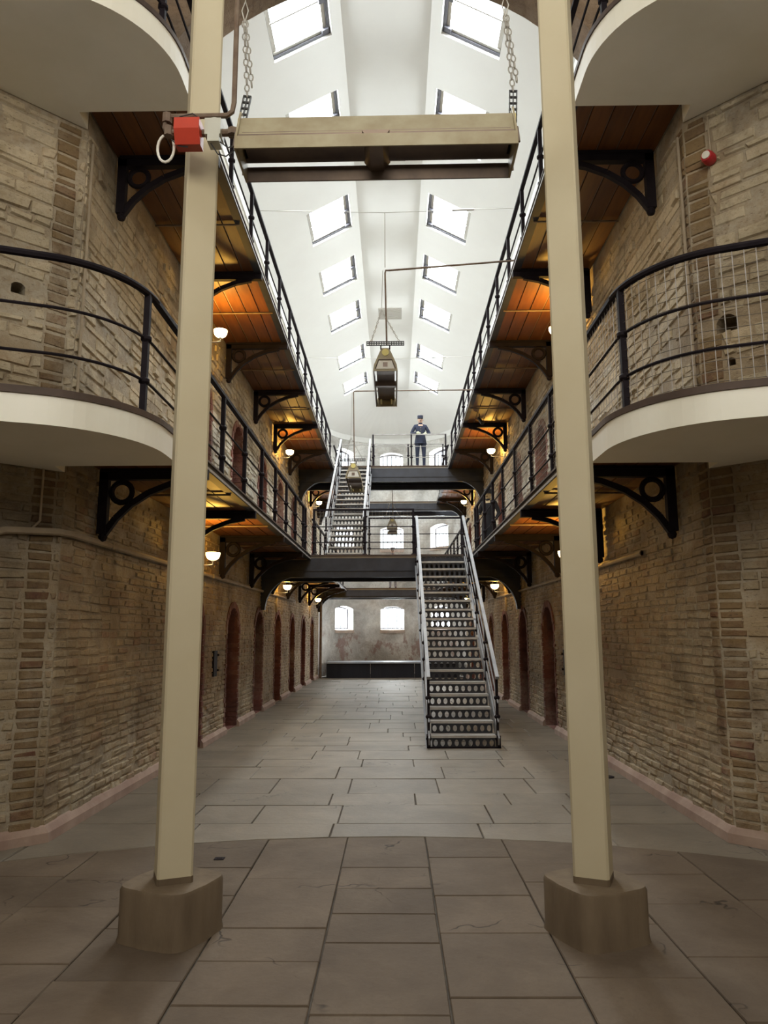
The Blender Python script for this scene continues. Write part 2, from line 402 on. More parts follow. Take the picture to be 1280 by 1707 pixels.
# ------------------------------------------------------------------ side walls
DOOR_Y = [9.85, 12.30, 14.75, 17.20, 19.70, 22.15, 24.60]; DW = .90
LEV = [0., 3.185, 6.36]
UC = 6.05
def wall_map(sx):
    def f(u, z, d=0.):
        if u >= UC: return (sx*(HALF+d), u, z)
        t = (UC-u)*.7071; return (sx*(HALF+t+d*.7071), UC-t+d*.7071, z)
    return f
def door_ops():
    return [(y, y+DW, LEV[k]+(.02 if k == 0 else 0), LEV[k]+1.62, .40) for y in DOOR_Y for k in (0, 1)]
def build_wall(sx):
    rng = random.Random(11+sx); mp = wall_map(sx)
    BRK = [5.79, 5.98] if sx < 0 else [5.85, 6.05, 6.20]
    holes = [(5.72, 5.89, 4.06, 4.15, .06), (5.76, 5.83, 3.76, 3.80, .03)] if sx > 0 else [(5.51, 5.62, 4.37, 4.44, .03)]
    ops = door_ops(); mb = MB()
    strips(mb, mp, UC, YF+.2, 0, 6.3, ops, .38, 2.0, 0, 1); strips(mb, mp, UC, YF+.2, 6.3, 9.3, [], .38, 2.0, 2, 1)
    strips(mb, mp, 3.6, UC, 0, 10.6, holes, .22, 1., 0, 0)
    for h in holes: mb.add([mp(h[0]-.01, h[2]-.01, .22), mp(h[1]+.01, h[2]-.01, .22), mp(h[1]+.01, h[3]+h[4]+.01, .22), mp(h[0]-.01, h[3]+h[4]+.01, .22)], [(0, 1, 2, 3)], 0)
    ops = ops+holes
    wall = mb.build('wall_'+SIDE[sx], ['mortar', 'red_jamb', 'limewash'], kind='structure', fix=False)
    pieces = []
    def course(z0, z1, h0, h1, l0, l1, matf):
        z = z0
        while z < z1-.03:
            h = min(rng.uniform(h0, h1), z1-z); u = 3.62+rng.uniform(0, .1)
            while u < YF:
                L = rng.uniform(l0, l1); ub = min(u+L, YF)
                if u < UC < ub: ub = UC
                for bk in BRK:
                    if u < bk-.02 < ub-.04: ub = bk
                if 0 < ub-u < .05: u = ub; continue
                zc, uc = z+h/2, (u+ub)/2
                hit = False
                for o in ops:
                    if (o[1]-o[0] < .3 and ub > o[0]-.01 and u < o[1]+.01 and o[2]-.05 < zc < o[3]+o[4]+.04):
                        hit = True; break
                    if o[1]-o[0] > .3 and ub > o[0]-.09 and u < o[1]+.09 and o[2]-.1 < zc < o[3]+o[4]+.05:
                        hit = True
                        if u < o[0]-.13: ub = o[0]-.09; hit = False
                        break
                if not hit and ub-u > .05 and (BRK[0] < uc < BRK[-1] or rng.random() > (.16 if z0 > 3 else .07)): pieces.append((u, ub, z, z+h, matf(uc, zc), rng.random()))
                u = ub if ub < (u+L) else u+L
                if hit and o[1]-o[0] > .3 and u < o[1]+.09: u = max(u, o[1]+.09)
            z += h
    def m0(u, z): return 2 if BRK[0] < u < BRK[-1] else 0
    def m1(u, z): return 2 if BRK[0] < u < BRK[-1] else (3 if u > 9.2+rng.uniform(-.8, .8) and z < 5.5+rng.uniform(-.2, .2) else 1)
    course(.10, 3.0, .070, .082, .19, .27, m0)
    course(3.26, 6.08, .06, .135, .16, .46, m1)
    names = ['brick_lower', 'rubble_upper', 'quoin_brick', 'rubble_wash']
    def piece(mb, u0, u1, z0, z1, k, t, origin=Vector((0, 0, 0))):
        g = .004 if k % 2 == 0 else .006; j = lambda s: rng.uniform(-s, s); J = .007 if k % 2 == 0 else .014
        pr = rng.uniform(.006, .018) if k % 2 == 0 else rng.uniform(.006, .03)
        a = [(u0+g+j(J), z0+g+j(J)), (u1-g+j(J), z0+g+j(J)), (u1-g+j(J), z1-g+j(J)), (u0+g+j(J), z1-g+j(J))]
        cu, cz = (u0+u1)/2, (z0+z1)/2; c = rng.uniform(.008, .018)
        b = [(p+(c if p < cu else -c), q+(c if q < cz else -c)) for p, q in a]
        vs = [Vector(mp(p, q, .01))-origin for p, q in a]+[Vector(mp(p, q, -pr-j(.006)))-origin for p, q in b]
        mb.add(vs, [(0, 1, 5, 4), (1, 2, 6, 5), (2, 3, 7, 6), (3, 0, 4, 7), (4, 5, 6, 7)], k, t)
    cam = Vector((.07, 0, 1.6))
    def key(p):
        c = Vector(mp((p[0]+p[1])/2, (p[2]+p[3])/2)); d = (c-cam).length
        vis = abs((c.x-.07)/c.y) < .54 and not (abs(c.x) > 2.66 and c.y > 9.6)
        return (p[1]-p[0])*(p[3]-p[2])/d**2*(1 if vis else 0)
    pieces.sort(key=key, reverse=True)
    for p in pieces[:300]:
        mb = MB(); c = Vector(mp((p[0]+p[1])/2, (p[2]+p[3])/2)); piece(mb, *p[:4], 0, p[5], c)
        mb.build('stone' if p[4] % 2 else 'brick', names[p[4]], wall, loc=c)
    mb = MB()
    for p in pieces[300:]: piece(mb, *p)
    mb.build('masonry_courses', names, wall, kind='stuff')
    # brick surrounds of the cell doors
    n = 0
    for y in DOOR_Y:
        for k in (0, 1):
            n += 1; z = LEV[k]
            d = MB(); d.prism([(y+.001, z)]+[(y+DW-.001, z)]+[(y+DW-.001, z+1.62)]+[(y+DW/2+DW/2*math.cos(t), z+1.62+.39*math.sin(t)) for t in [PI*i/10 for i in range(1, 10)]]+[(y+.001, z+1.62)], sx*(HALF+.34), sx*(HALF+.39), 'x')
            door = d.build('door_%d' % (n+(20 if sx > 0 else 0)), 'door_wood', kind='structure')
            q = MB()
            def blk(u0, u1, z0, z1): piece_q(q, u0, u1, z0, z1)
            def piece_q(q, u0, u1, z0, z1):
                g = .004; pr = rng.uniform(.010, .022)
                q.add([mp(u0+g, z0+g, .01), mp(u1-g, z0+g, .01), mp(u1-g, z1-g, .01), mp(u0+g, z1-g, .01), mp(u0+g, z0+g, -pr), mp(u1-g, z0+g, -pr), mp(u1-g, z1-g, -pr), mp(u0+g, z1-g, -pr)],
                      [(4, 5, 6, 7), (0, 1, 5, 4), (1, 2, 6, 5), (2, 3, 7, 6), (3, 0, 4, 7)], 0, rng.random())
            zz = z+.02
            while zz < z+1.60:
                w = rng.choice((.06, .11)); piece_q(q, y-w, y, zz, zz+.075); piece_q(q, y+DW, y+DW+w, zz, zz+.075); zz += .078
                # bricks lining the far and near reveal
                for uu, s_ in ((y+DW, -1), (y, 1)):
                    for dd in (0., .19):
                        pr = rng.uniform(.004, .012)*s_; t = rng.random(); g = .005
                        X0, X1 = sx*(HALF+dd+g-.01), sx*(HALF+dd+.19-g)
                        q.add([(X0, uu+pr, zz-.075), (X1, uu+pr, zz-.075), (X1, uu+pr, zz-.007), (X0, uu+pr, zz-.007), (X0, uu, zz-.078), (X1, uu, zz-.078), (X1, uu, zz-.004), (X0, uu, zz-.004)],
                              [(0, 1, 2, 3), (0, 1, 5, 4), (1, 2, 6, 5), (2, 3, 7, 6), (3, 0, 4, 7)], 0, t)
            w2, rise = DW/2, .40; rr = (w2*w2+rise*rise)/(2*rise); zc = z+1.62+rise-rr
            t0 = math.asin(min(1, (z+1.62-zc)/rr))
            for i in range(14):
                ta, tb = t0+(PI-2*t0)*i/14+.012, t0+(PI-2*t0)*(i+1)/14-.012; pr = rng.uniform(.010, .022)
                pts = [(y+w2+r_*math.cos(t), zc+r_*math.sin(t)) for r_, t in ((rr, ta), (rr+.11, ta), (rr+.11, tb), (rr, tb))]
                q.add([mp(a, b, .01) for a, b in pts]+[mp(a, b, -pr) for a, b in pts], [(4, 5, 6, 7), (0, 1, 5, 4), (1, 2, 6, 5), (2, 3, 7, 6), (3, 0, 4, 7)], 0, rng.random())
            q.build('jamb_brickwork', 'red_jamb', door, kind='stuff')
    # plinth
    b = MB(); cuts = [3.7]+[v for y in DOOR_Y for v in (y-.02, y+DW+.02)]+[YF]
    for a, e in zip(cuts[::2], cuts[1::2]):
        segs = [(a, e)] if a >= UC or e <= UC else [(a, UC), (UC, e)]
        for s0, s1 in segs:
            prof = [(0, -.06), (.07, -.055), (.115, -.022), (.13, .01), (0, .01)]
            vs = [mp(u, z, d) for u in (s0, s1) for z, d in prof]
            b.add(vs, [(0, 1, 6, 5), (1, 2, 7, 6), (2, 3, 8, 7), (0, 4, 3, 2, 1), (5, 6, 7, 8, 9)])
    b.build('baseboard_'+SIDE[sx], 'plinth', kind='structure')
    # white cornice band
    c = MB(); c.box((min(sx*(HALF-.03), sx*(HALF+.1)), 8.2, 9.3), (max(sx*(HALF-.03), sx*(HALF+.1)), YF, 9.52)); c.build('trim_%d' % (1 if sx < 0 else 2), 'ceiling_paint', kind='structure')
for sx in (-1, 1): build_wall(sx)

# ------------------------------------------------------------------ apse wall with three tiers of barred windows
def build_apse():
    rad = HALF; Y0 = YF+.2
    def mp(u, z, d=0.):
        a = u/rad; return ((rad+d)*math.sin(a), Y0+(rad+d)*math.cos(a), z)
    ops = [(a*rad-WIN_W2, a*rad+WIN_W2, z, z+WIN_H, .12) for a in WIN_A for z in WIN_Z]
    mb = MB(); strips(mb, mp, -PI/2*rad, PI/2*rad, 0, 9.3, ops, .5, .28, 0, 0)
    mb.build('wall_back', ['apse_plaster'], kind='structure', fix=False)
    c = MB(); n = 28
    for i in range(n):
        t0, t1 = -PI/2+PI*i/n, -PI/2+PI*(i+1)/n
        q = [(r*math.sin(t), Y0+r*math.cos(t), z) for t in (t0, t1) for r, z in ((rad+.05, 9.3), (rad-.03, 9.3), (rad-.03, 9.52), (rad+.05, 9.52))]
        c.add(q, [(0, 1, 5, 4), (1, 2, 6, 5), (2, 3, 7, 6)])
    c.build('trim_3', 'ceiling_paint', kind='structure', smooth=True, fix=False)
    k = 0
    for a in WIN_A:
        for z in WIN_Z:
            k += 1; u0 = a*rad
            w = MB()
            sc = (rad+.4)/rad
            def q(u, zz, d): return mp(u0+(u-u0)/sc, zz, d)
            # splayed sill
            w.add([mp(u0-WIN_W2-.03, z-.12, -.02), mp(u0+WIN_W2+.03, z-.12, -.02), mp(u0+WIN_W2, z+.04, .42), mp(u0-WIN_W2, z+.04, .42), mp(u0-WIN_W2-.03, z-.12, .1), mp(u0+WIN_W2+.03, z-.12, .1), mp(u0-WIN_W2-.03, z-.01, -.02), mp(u0+WIN_W2+.03, z-.01, -.02)],
                  [(0, 1, 7, 6), (6, 7, 2, 3)])
            win = w.build('window_%d' % k, 'sill', kind='structure', fix=False)
            fr = MB(); zt = z+WIN_H
            pts = [(u0-WIN_W2+.02, z+.04)]+[(u0-WIN_W2+.02, zt)]+[(u0-WIN_W2*math.cos(PI*i/8)*.96, zt+.10*math.sin(PI*i/8)) for i in range(1, 8)]+[(u0+WIN_W2-.02, zt), (u0+WIN_W2-.02, z+.04)]
            path = [mp(p, v, .42) for p, v in pts]
            fr.tube(path, .045, 6, closed=True); fr.build('frame', 'frame_dark', win)
            for i in range(5):
                uu = u0-WIN_W2+WIN_W2*2*(i+1)/6; hh = zt+.11*math.sqrt(max(0, 1-((uu-u0)/WIN_W2)**2))
                bb = MB(); bb.tube([mp(uu, z+.02, .40), mp(uu, hh, .40)], .019, 6); bb.build('bar', 'frame_dark', win)
            pn = MB(); pp = [mp(p, v, .44) for p, v in pts]; p2 = [mp(p, v, .446) for p, v in pts]; nn = len(pp)
            pn.add(pp+p2, [tuple(range(nn)), tuple(range(2*nn-1, nn-1, -1))]+[(i, (i+1) % nn, nn+(i+1) % nn, nn+i) for i in range(nn)]); pn.build('pane', 'pane', win)
build_apse()

# ------------------------------------------------------------------ ceiling with roof windows
def build_ceiling():
    mb = MB()
    SL = (HALF-RX)/math.cos(SB)
    for sx in (-1, 1):
        mp = lambda u, s, d=0.: slope_pt(sx, u, s, d)
        strips(mb, mp, 6.0, YF+.2, 0, SL, [(y, y+SKY_L, S0, S1, 0) for y in SKY_Y], .13, 99., 0, 1)
    mb.add([(-RX, 6, RZ), (RX, 6, RZ), (RX, YF+.2, RZ), (-RX, YF+.2, RZ)], [(0, 1, 2, 3)])
    n = 24; Y0 = YF+.2
    for i in range(n):
        t0, t1 = -PI/2+PI*i/n, -PI/2+PI*(i+1)/n
        mb.add([(r*math.sin(t), Y0+r*math.cos(t), z) for t in (t0, t1) for r, z in ((HALF+.03, WT), (RX, RZ))], [(0, 1, 3, 2)])
        mb.add([(0, Y0, RZ)]+[(RX*math.sin(t), Y0+RX*math.cos(t), RZ) for t in (t0, t1)], [(0, 1, 2)])
    ceil = mb.build('ceiling', ['ceiling_paint', 'reveal_white'], kind='structure', fix=False)
    k = 9
    for sx in (-1, 1):
        for y in SKY_Y:
            k += 1
            def q(u, s, d): return slope_pt(sx, y+u, S0+s, d)
            L, S = SKY_L, S1-S0; d0 = .05
            def bar(mb, u0, u1, s0, s1, da, db):
                vs = [q(u, s, d) for d in (da, db) for u, s in ((u0, s0), (u1, s0), (u1, s1), (u0, s1))]
                mb.add(vs, [(0, 1, 2, 3), (4, 5, 6, 7), (0, 1, 5, 4), (1, 2, 6, 5), (2, 3, 7, 6), (3, 0, 4, 7)])
            f = MB()
            bar(f, 0, L, 0, .05, d0, .13); bar(f, 0, L, S-.03, S, d0+.04, .13); bar(f, 0, .03, 0, S, d0+.04, .13); bar(f, L-.045, L, 0, S, d0, .13)
            win = f.build('window_%d' % k, 'frame_dark', kind='structure')
            s = MB(); bar(s, .03, L-.045, .05, .11, d0+.02, .12); bar(s, .03, .09, .05, S-.03, d0+.04, .12); bar(s, L-.10, L-.045, .05, S-.03, d0+.02, .12); bar(s, .03, L-.045, S-.09, S-.03, d0+.04, .12)
            s.build('sash', 'galvanised', win)
            for u in (L*.52, L-.06):
                h = MB(); bar(h, u-.06, u+.02, .03, .14, d0-.02, d0+.06); h.build('hinge', 'frame_dark', win)
            b = MB(); bar(b, L*.52-.012, L*.52+.012, .1, S-.06, d0+.02, d0+.045); b.build('glazing_bar', 'galvanised', win)
            p = MB(); bar(p, .05, L-.06, .06, S-.05, .105, .112); p.build('pane', 'pane', win)
    for (u0, u1) in ((12.45, 13.0), (19.6, 20.3)):
        v = MB(); v.box((-.33, u0, RZ-.03), (.33, u1, RZ+.01))
        for i in range(7): v.box((-.30, u0+.05+i*(u1-u0-.1)/7, RZ-.038), (.30, u0+.05+(i+.55)*(u1-u0-.1)/7, RZ-.03))
        o = v.build('ceiling_vent', 'vent_grey'); o['category'] = 'vent'; o['group'] = 'ceiling vents'
        o['label'] = 'grey ceiling vent just behind the big front heater' if u0 < 15 else 'grey ceiling vent above the hanging middle heater'
build_ceiling()

def build_front_shell():
    # diaphragm arch across the nave
    mb = MB(); r, zc, Y0, Y1 = 2.694, 6.17, 6.85, 7.30; n = 24
    pts = []
    for i in range(n+1):
        x = -HALF+2*HALF*i/n; pts.append((x, zc+math.sqrt(r*r-x*x)))
    poly = pts+[(HALF, 10.8), (-HALF, 10.8)]
    for (a, b), (c, d) in zip(pts, pts[1:]):
        mb.add([(a, Y0, b), (c, Y0, d), (c, Y0, 10.8), (a, Y0, 10.8)], [(0, 1, 2, 3)])
        mb.add([(a, Y1, b), (c, Y1, d), (c, Y1, 10.8), (a, Y1, 10.8)], [(0, 1, 2, 3)])
        mb.add([(a, Y0, b), (c, Y0, d), (c, Y1, d), (a, Y1, b)], [(0, 1, 2, 3)])
    mb.build('wall_arch', 'arch_plaster', kind='structure', fix=False)
    # the crossing the photographer stands in
    s = MB(); k = 4.41; yk = UC-(k-HALF)
    strips(s, lambda u, z, d=0.: (-k-d, u, z), -3.5, yk+.1, 0, 10.6, [(.2, 2.2, 4.0, 6.0, .4)], .4, 99., 0, 0)
    strips(s, lambda u, z, d=0.: (k+d, u, z), -3.5, yk+.1, 0, 10.6, [(.2, 2.2, 4.0, 6.0, .4)], .4, 99., 0, 0)
    strips(s, lambda u, z, d=0.: (u, -3.5-d, z), -k, k, 0, 10.6, [(-1.6, 1.6, 5.4, 8.7, .5)], .4, 99., 0, 0)  # back wall opening made up to let the added fill light in
    s.build('wall_crossing', 'mortar', kind='structure', fix=False)
    c = MB(); strips(c, lambda u, z, d=0.: (u, z, 10.6+d), -k, k, -3.5, 6.2, [(-1.3, 1.3, -.7, 1.9, 0)], .3, 99., 0, 0)
    c.build('ceiling_crossing', 'ceiling_paint', kind='structure', fix=False)
build_front_shell()

# ------------------------------------------------------------------ galleries
BR_Y = [6.7+2.4*i for i in range(9)]
def bracket_parts(parent, sx, y, z):
    """cast-iron bracket: arm, wall leg, curved brace, ring"""
    b = MB(); X = lambda d: sx*(HALF-.035-d)
    b.box((min(X(0), X(1.0)), y-.035, z-.10), (max(X(0), X(1.0)), y+.035, z-.005))
    b.box((min(X(.02), X(.98)), y-.055, z-.03), (max(X(.02), X(.98)), y+.055, z-.002))
    b.box((min(X(0), X(.085)), y-.035, z-.60), (max(X(0), X(.085)), y+.035, z-.02))
    pts = [(.045, z-.63), (.16, z-.46), (.29, z-.33), (.46, z-.22), (.66, z-.14), (.86, z-.10)]
    for p, q in zip(pts, pts[1:]): b.bar((X(p[0]), y, p[1]), (X(q[0]), y, q[1]), .05, .055)
    b.ball((X(.05), y, z-.63), .045, 8)
    o = b.build('bracket', 'iron', parent)
    r = MB(); c = (.205, z-.215)
    r.tube([(X(c[0]+.095*math.cos(t)), y, c[1]+.095*math.sin(t)) for t in [2*PI*i/18 for i in range(18)]], .026, 6, closed=True)
    r.build('ring', 'iron', o)
def build_gallery(sx, lev):
    z = [0, 3.10, 6.275][lev]; s = SIDE[sx]
    g = thing('gallery', '%s gallery walkway along the %s wall, timber underside and iron brackets' % (('lower' if lev == 1 else 'upper'), s), 'gallery', (0, 0, 0))
    X0, X1 = sorted((sx*(EDGE+.03), sx*(HALF-.01)))
    rng = random.Random(lev*5+sx)
    w = (X1-X0)/5; ys = [5.78]+BR_Y+[YF]
    for a, b in zip(ys, ys[1:]):
        for i in range(5):
            dz = rng.uniform(0, .006); m = MB()
            x0, x1, e = X0+i*w+.004, X0+(i+1)*w-.004, .005
            m.add([(x0, a+.002, z+.02), (x1, a+.002, z+.02), (x1, b-.002, z+.02), (x0, b-.002, z+.02), (x0+e, a+.006, z+dz), (x1-e, a+.006, z+dz), (x1-e, b-.006, z+dz), (x0+e, b-.006, z+dz)],
                  [(0, 1, 5, 4), (1, 2, 6, 5), (2, 3, 7, 6), (3, 0, 4, 7), (4, 5, 6, 7)])
            m.build('plank', 'timber', g)
    d = MB(); d.box((X0, 5.8, z+.02), (X1, YF, z+.08)); d.build('deck', 'deck', g)
    e = MB(); a, b = sorted((sx*(EDGE+.035), sx*EDGE)); e.box((a, 5.8, z+.02), (b, YF, z+.075)); e.build('edge_beam', 'steel_dark', g)
    f = MB(); a, b = sorted((sx*(EDGE+.075), sx*(EDGE-.015))); f.box((a, 5.8, z-.012), (b, YF, z+.020)); f.build('edge_flange', 'steel_dark', g)
    f = MB(); a, b = sorted((sx*(EDGE-.015), sx*(EDGE-.024))); f.box((a, 5.8, z-.006), (b, YF, z+.020)); f.build('edge_lip', 'steel_edge', g)
    t = MB(); a, b = sorted((sx*(EDGE+.09), sx*(EDGE-.02))); t.box((a, 5.8, z+.07), (b, YF, z+.088)); t.build('deck_nosing', 'deck_edge', g)
    for y in BR_Y: bracket_parts(g, sx, y, z)
    for y in [v+1.2 for v in BR_Y[:-1]]:
        r = MB(); r.tube([(X0, y, z-.02), (X1, y, z-.02)], .012, 6); r.build('tie_rod', 'pipe_rust', g)
    return g
for lev in (1, 2):
    for sx in (-1, 1): build_gallery(sx, lev)

POST = None
def post_mesh(h, rails):
    m = MB(); m.box((-.022, -.022, 0), (.022, .022, h)); return m.mesh('post', 'iron')
def knuckle_mesh():
    m = MB(); m.ball((0, 0, 0), .044, 10, (1, 1, .8)); return m.mesh('knuckle', 'iron', True)
def foot_mesh():
    m = MB(); m.lathe([(.05, 0), (.05, .02), (.034, .035)], (0, 0, 0), 10); return m.mesh('foot', 'iron', True)
RH, RAILS = .96, (.27, .60)
PM = post_mesh(RH, RAILS); KM = knuckle_mesh(); FM = foot_mesh()
def railing(label, path, posts, mesh=False, h=RH, rails=RAILS, cat='railing', name='railing', handw=.05, pm=None, km=None, mat='iron', rr=.011, mesh_end=None):
    """path: floor-level polyline; posts: list of points"""
    g = thing(name, label, cat)
    for p in posts:
        o = put('post', pm or PM, g, loc=p); put('foot', FM, o)
        for r in rails: put('knuckle', KM, o, loc=(0, 0, r))
    up = lambda v: [(p[0], p[1], p[2]+v) for p in path]
    m = MB()
    if len(path) > 2: m.tube(up(h), .028, 8)
    else: m.bar(up(h)[0], up(h)[1], handw, .035)
    m.build('handrail', mat, g, smooth=len(path) > 2)
    for r in rails:
        m = MB(); m.tube(up(r), rr, 6); m.build('rail', mat, g, smooth=True)
    if mesh:
        if mesh_end: path = [path[0], mesh_end]
        m = MB(); L = [0.]
        for a, b in zip(path, path[1:]): L.append(L[-1]+(Vector(b)-Vector(a)).length)
        def at(s):
            for i in range(len(path)-1):
                if s <= L[i+1]+1e-6: return Vector(path[i]).lerp(Vector(path[i+1]), (s-L[i])/max(1e-6, L[i+1]-L[i]))
            return Vector(path[-1])
        k = int(L[-1]/.072); tw = .0046 if len(path) > 2 else .0026
        for i in range(k+1):
            p = at(i*L[-1]/k); m.bar(p+Vector((0, 0, .03)), p+Vector((0, 0, h)), tw)
        for j in range(13):
            zz = .04+j*.072; pp = [Vector(p)+Vector((0, 0, zz)) for p in path]
            if len(path) > 2: m.tube(pp, .0028, 3)
            else: m.bar(pp[0], pp[1], .0030)
        m.build('wire_mesh', 'wire', g, fix=False, kind='stuff')
    return g
BRIDGE = {1: (15.3, 16.62), 2: (21.0, 22.3)}
POST_Y = [6.55+1.19*i for i in range(20)]
for lev in (1, 2):
    z = LEV[lev]
    b0, b1 = BRIDGE[lev]
    for sx in (-1, 1):
        x = sx*(EDGE+.10); nm = ('lower' if lev == 1 else 'upper')+' '+SIDE[sx]
        extra = ' with wire mesh' if lev == 1 and sx > 0 else ''
        railing('black iron railing%s on the %s gallery, in front of the bridge' % (extra, nm), [(x, 5.42, z), (x, b0, z)], [(x, y, z) for y in POST_Y if y < b0-.3]+[(x, b0-.03, z)], lev == 1 and sx > 0, mesh_end=(x, 11.31, z))
        railing('black iron railing on the %s gallery, far stretch beyond the bridge' % nm, [(x, b1+.05, z), (x, YF-.1, z)], [(x, y, z) for y in POST_Y if y > b1+.2 and y < YF-.2])

# ------------------------------------------------------------------ curved white balconies of the crossing
def curve_path(sx, inset, n=14):
    c = (-2.55, 5.42); r = .90-inset
    pts = [(-1.65-inset, 5.8)]+[(c[0]+r*math.cos(R(t)), c[1]+r*math.sin(R(t))) for t in [-i*70./n for i in range(n+1)]]
    dx, dy = -math.sin(R(70)), -math.cos(R(70))
    e = pts[-1]; pts.append((e[0]+dx*1.75, e[1]+dy*1.75))
    return [(-sx*x, y) for x, y in pts]
def build_balcony(sx, lev):
    z = [0, 2.93, 6.10][lev]; s = SIDE[sx]; nm = 'lower' if lev == 1 else 'upper'
    g = thing('curved_balcony', 'white curved balcony slab at the %s level on the %s' % (nm, s), 'balcony')
    e = curve_path(sx, 0.)
    back = [(sx*4.35, UC-(4.35-HALF)), (sx*HALF, UC-.02), (sx*(HALF-.02), 5.8)]
    def poly(ins): return curve_path(sx, ins)+back
    m = MB(); m.prism(poly(.0), z, z+.195, 'z'); m.build('slab', 'white_paint', g)
    m = MB(); m.prism(poly(-.012), z+.195, z+.238, 'z'); m.build('floor_edge', 'deck_edge', g)
    m = MB(); m.prism(poly(.03), z+.238, z+.258, 'z'); m.build('floor_nosing', 'deck_edge', g)
    zz = LEV[lev]; pth = [(x, y, zz) for x, y in curve_path(sx, .12)]
    pth = pth[1:]
    ang = [R(-11)]; c = (-2.55, 5.42)
    posts = [(-sx*(c[0]+.78*math.cos(a)), c[1]+.78*math.sin(a), zz) for a in ang]+[pth[-1]]
    railing('curved black railing%s on the %s balcony at the %s level' % (' with wire mesh' if sx > 0 and lev == 1 else '', s, nm), pth, posts, sx > 0 and lev == 1, name='curved_railing')
for lev in (1, 2):
    for sx in (-1, 1): build_balcony(sx, lev)

# ------------------------------------------------------------------ columns on stone bases
def build_column(sx):
    c = thing('column', 'square cream painted column on a stone block, %s of the two in front' % SIDE[sx], 'column', (sx*1.145, 4.30, 0), sx*R(-22.5) if sx > 0 else R(22.5))
    w = .094; e = .012
    m = MB(); pl = [(-w+e, -w), (w-e, -w), (w, -w+e), (w, w-e), (w-e, w), (-w+e, w), (-w, w-e), (-w, -w+e)]
    m.prism(pl, .30, 10.55, 'z'); m.build('shaft', 'cream_paint', c)
    m = MB(); m.prism([(p*1.02, q*1.02) for p, q in pl], .262, .305, 'z'); m.build('shaft_foot', 'base_stone', c)
    n = 48; rings = []
    for z, k in ((0, 1.03), (.03, 1.0), (.255, 1.0), (.272, .965)):
        ring = []
        for i in range(n):
            t = 2*PI*i/n; r = .245+.022*math.cos(4*t)+.006*math.cos(8*t)
            ring.append((k*r*math.cos(t), k*r*math.sin(t), z))
        rings.append(ring)
    m = MB(); vs = [p for r in rings for p in r]; fs = [(a*n+i, a*n+(i+1) % n, (a+1)*n+(i+1) % n, (a+1)*n+i) for a in range(3) for i in range(n)]+[tuple(range(n-1, -1, -1)), tuple(3*n+i for i in range(n))]
    m.add(vs, fs); m.build('base', 'base_stone', c, smooth=True)
for sx in (-1, 1): build_column(sx)

# ------------------------------------------------------------------ bridges
def build_bridge(lev, y0, y1, label, far=False):
    z = [0, 3.10, 6.275][lev]; h = .30 if not far else .22
    g = thing('bridge', label, 'bridge')
    d = MB(); d.box((-EDGE, y0, z+.02), (EDGE, y1, z+.08)); d.build('deck', 'deck', g)
    d = MB(); d.box((-EDGE, y0-.03, z+.065), (EDGE, y0+.02, z+.09)); d.build('deck_nosing', 'deck_edge', g)
    for yy in (y0, y1-.05):
        b = MB(); b.box((-HALF, yy, z-.24 if not far else z-.2), (HALF, yy+.05, z+.02)); o = b.build('beam', 'steel_dark', g)
        f = MB(); f.box((-HALF, yy-.05, z-.25 if not far else z-.21), (HALF, yy+.09, z-.225 if not far else z-.19)); f.build('flange', 'steel_dark', o)
        f = MB(); f.box((-HALF, yy-.035, z-.38 if not far else z-.27), (HALF, yy+.07, z-.25 if not far else z-.21)); f.build('bottom_plate', 'steel_dark', o)
    for sx in (-1, 1):
        zt = z-.36 if not far else z-.25; r = .78 if not far else .62
        pts = [(sx*HALF, zt), (sx*(HALF-r), zt)]+[(sx*(HALF-r+(r-.10)*math.sin(t)), zt-(r-.10)*(1-math.cos(t))) for t in [PI/2*i/12 for i in range(1, 13)]]+[(sx*HALF, zt-r+.10)]
        k = MB(); k.prism(pts, y0+.005, y0+.045, 'y'); o = k.build('knee_plate', 'steel_dark', g)
        a = [(sx*(HALF-r+(r-.10)*math.sin(t)), zt-(r-.10)*(1-math.cos(t))) for t in [PI/2*i/12 for i in range(0, 13)]]
        f = MB()
        for (p, q), (p2, q2) in zip(a, a[1:]): f.add([(p, y0-.04, q), (p2, y0-.04, q2), (p2, y0+.09, q2), (p, y0+.09, q), (p+sx*.012, y0-.04, q+.014), (p2+sx*.012, y0-.04, q2+.014), (p2+sx*.012, y0+.09, q2+.014), (p+sx*.012, y0+.09, q+.014)], [(0, 1, 2, 3), (4, 5, 6, 7), (0, 1, 5, 4), (3, 2, 6, 7)])
        f.build('knee_flange', 'steel_dark', o, fix=False)
    return g
build_bridge(1, *BRIDGE[1], 'lower dark steel bridge crossing between the galleries, at the top of the near stairs')
build_bridge(2, *BRIDGE[2], 'upper dark steel bridge where the uniformed figure stands')
build_bridge(1, YF-.05, YF+1.15, 'lower far landing at the end wall, behind the lower bridge', True)
build_bridge(2, YF-.05, YF+1.15, 'upper far landing at the end wall, behind the upper bridge', True)
z1, z2 = LEV[1], LEV[2]
ST1, ST2 = (.55, 1.52), (-1.45, -.60)
railing('mesh railing across the front of the lower bridge beside the near stairs', [(-1.62, 15.36, z1), (.50, 15.36, z1)], [(-1.60, 15.36, z1), (-.53, 15.36, z1), (.48, 15.36, z1)], True)
railing('mesh railing across the back of the lower bridge behind the near stairs', [(-.5, 16.56, z1), (1.62, 16.56, z1)], [(-.48, 16.56, z1), (.55, 16.56, z1), (1.60, 16.56, z1)], True)
railing('thin railing on the front of the upper bridge, before the uniformed figure', [(-.54, 21.07, z2), (1.62, 21.07, z2)], [(-.52, 21.07, z2), (.60, 21.07, z2), (1.60, 21.07, z2)], mat='steel_edge', rr=.009, handw=.035)
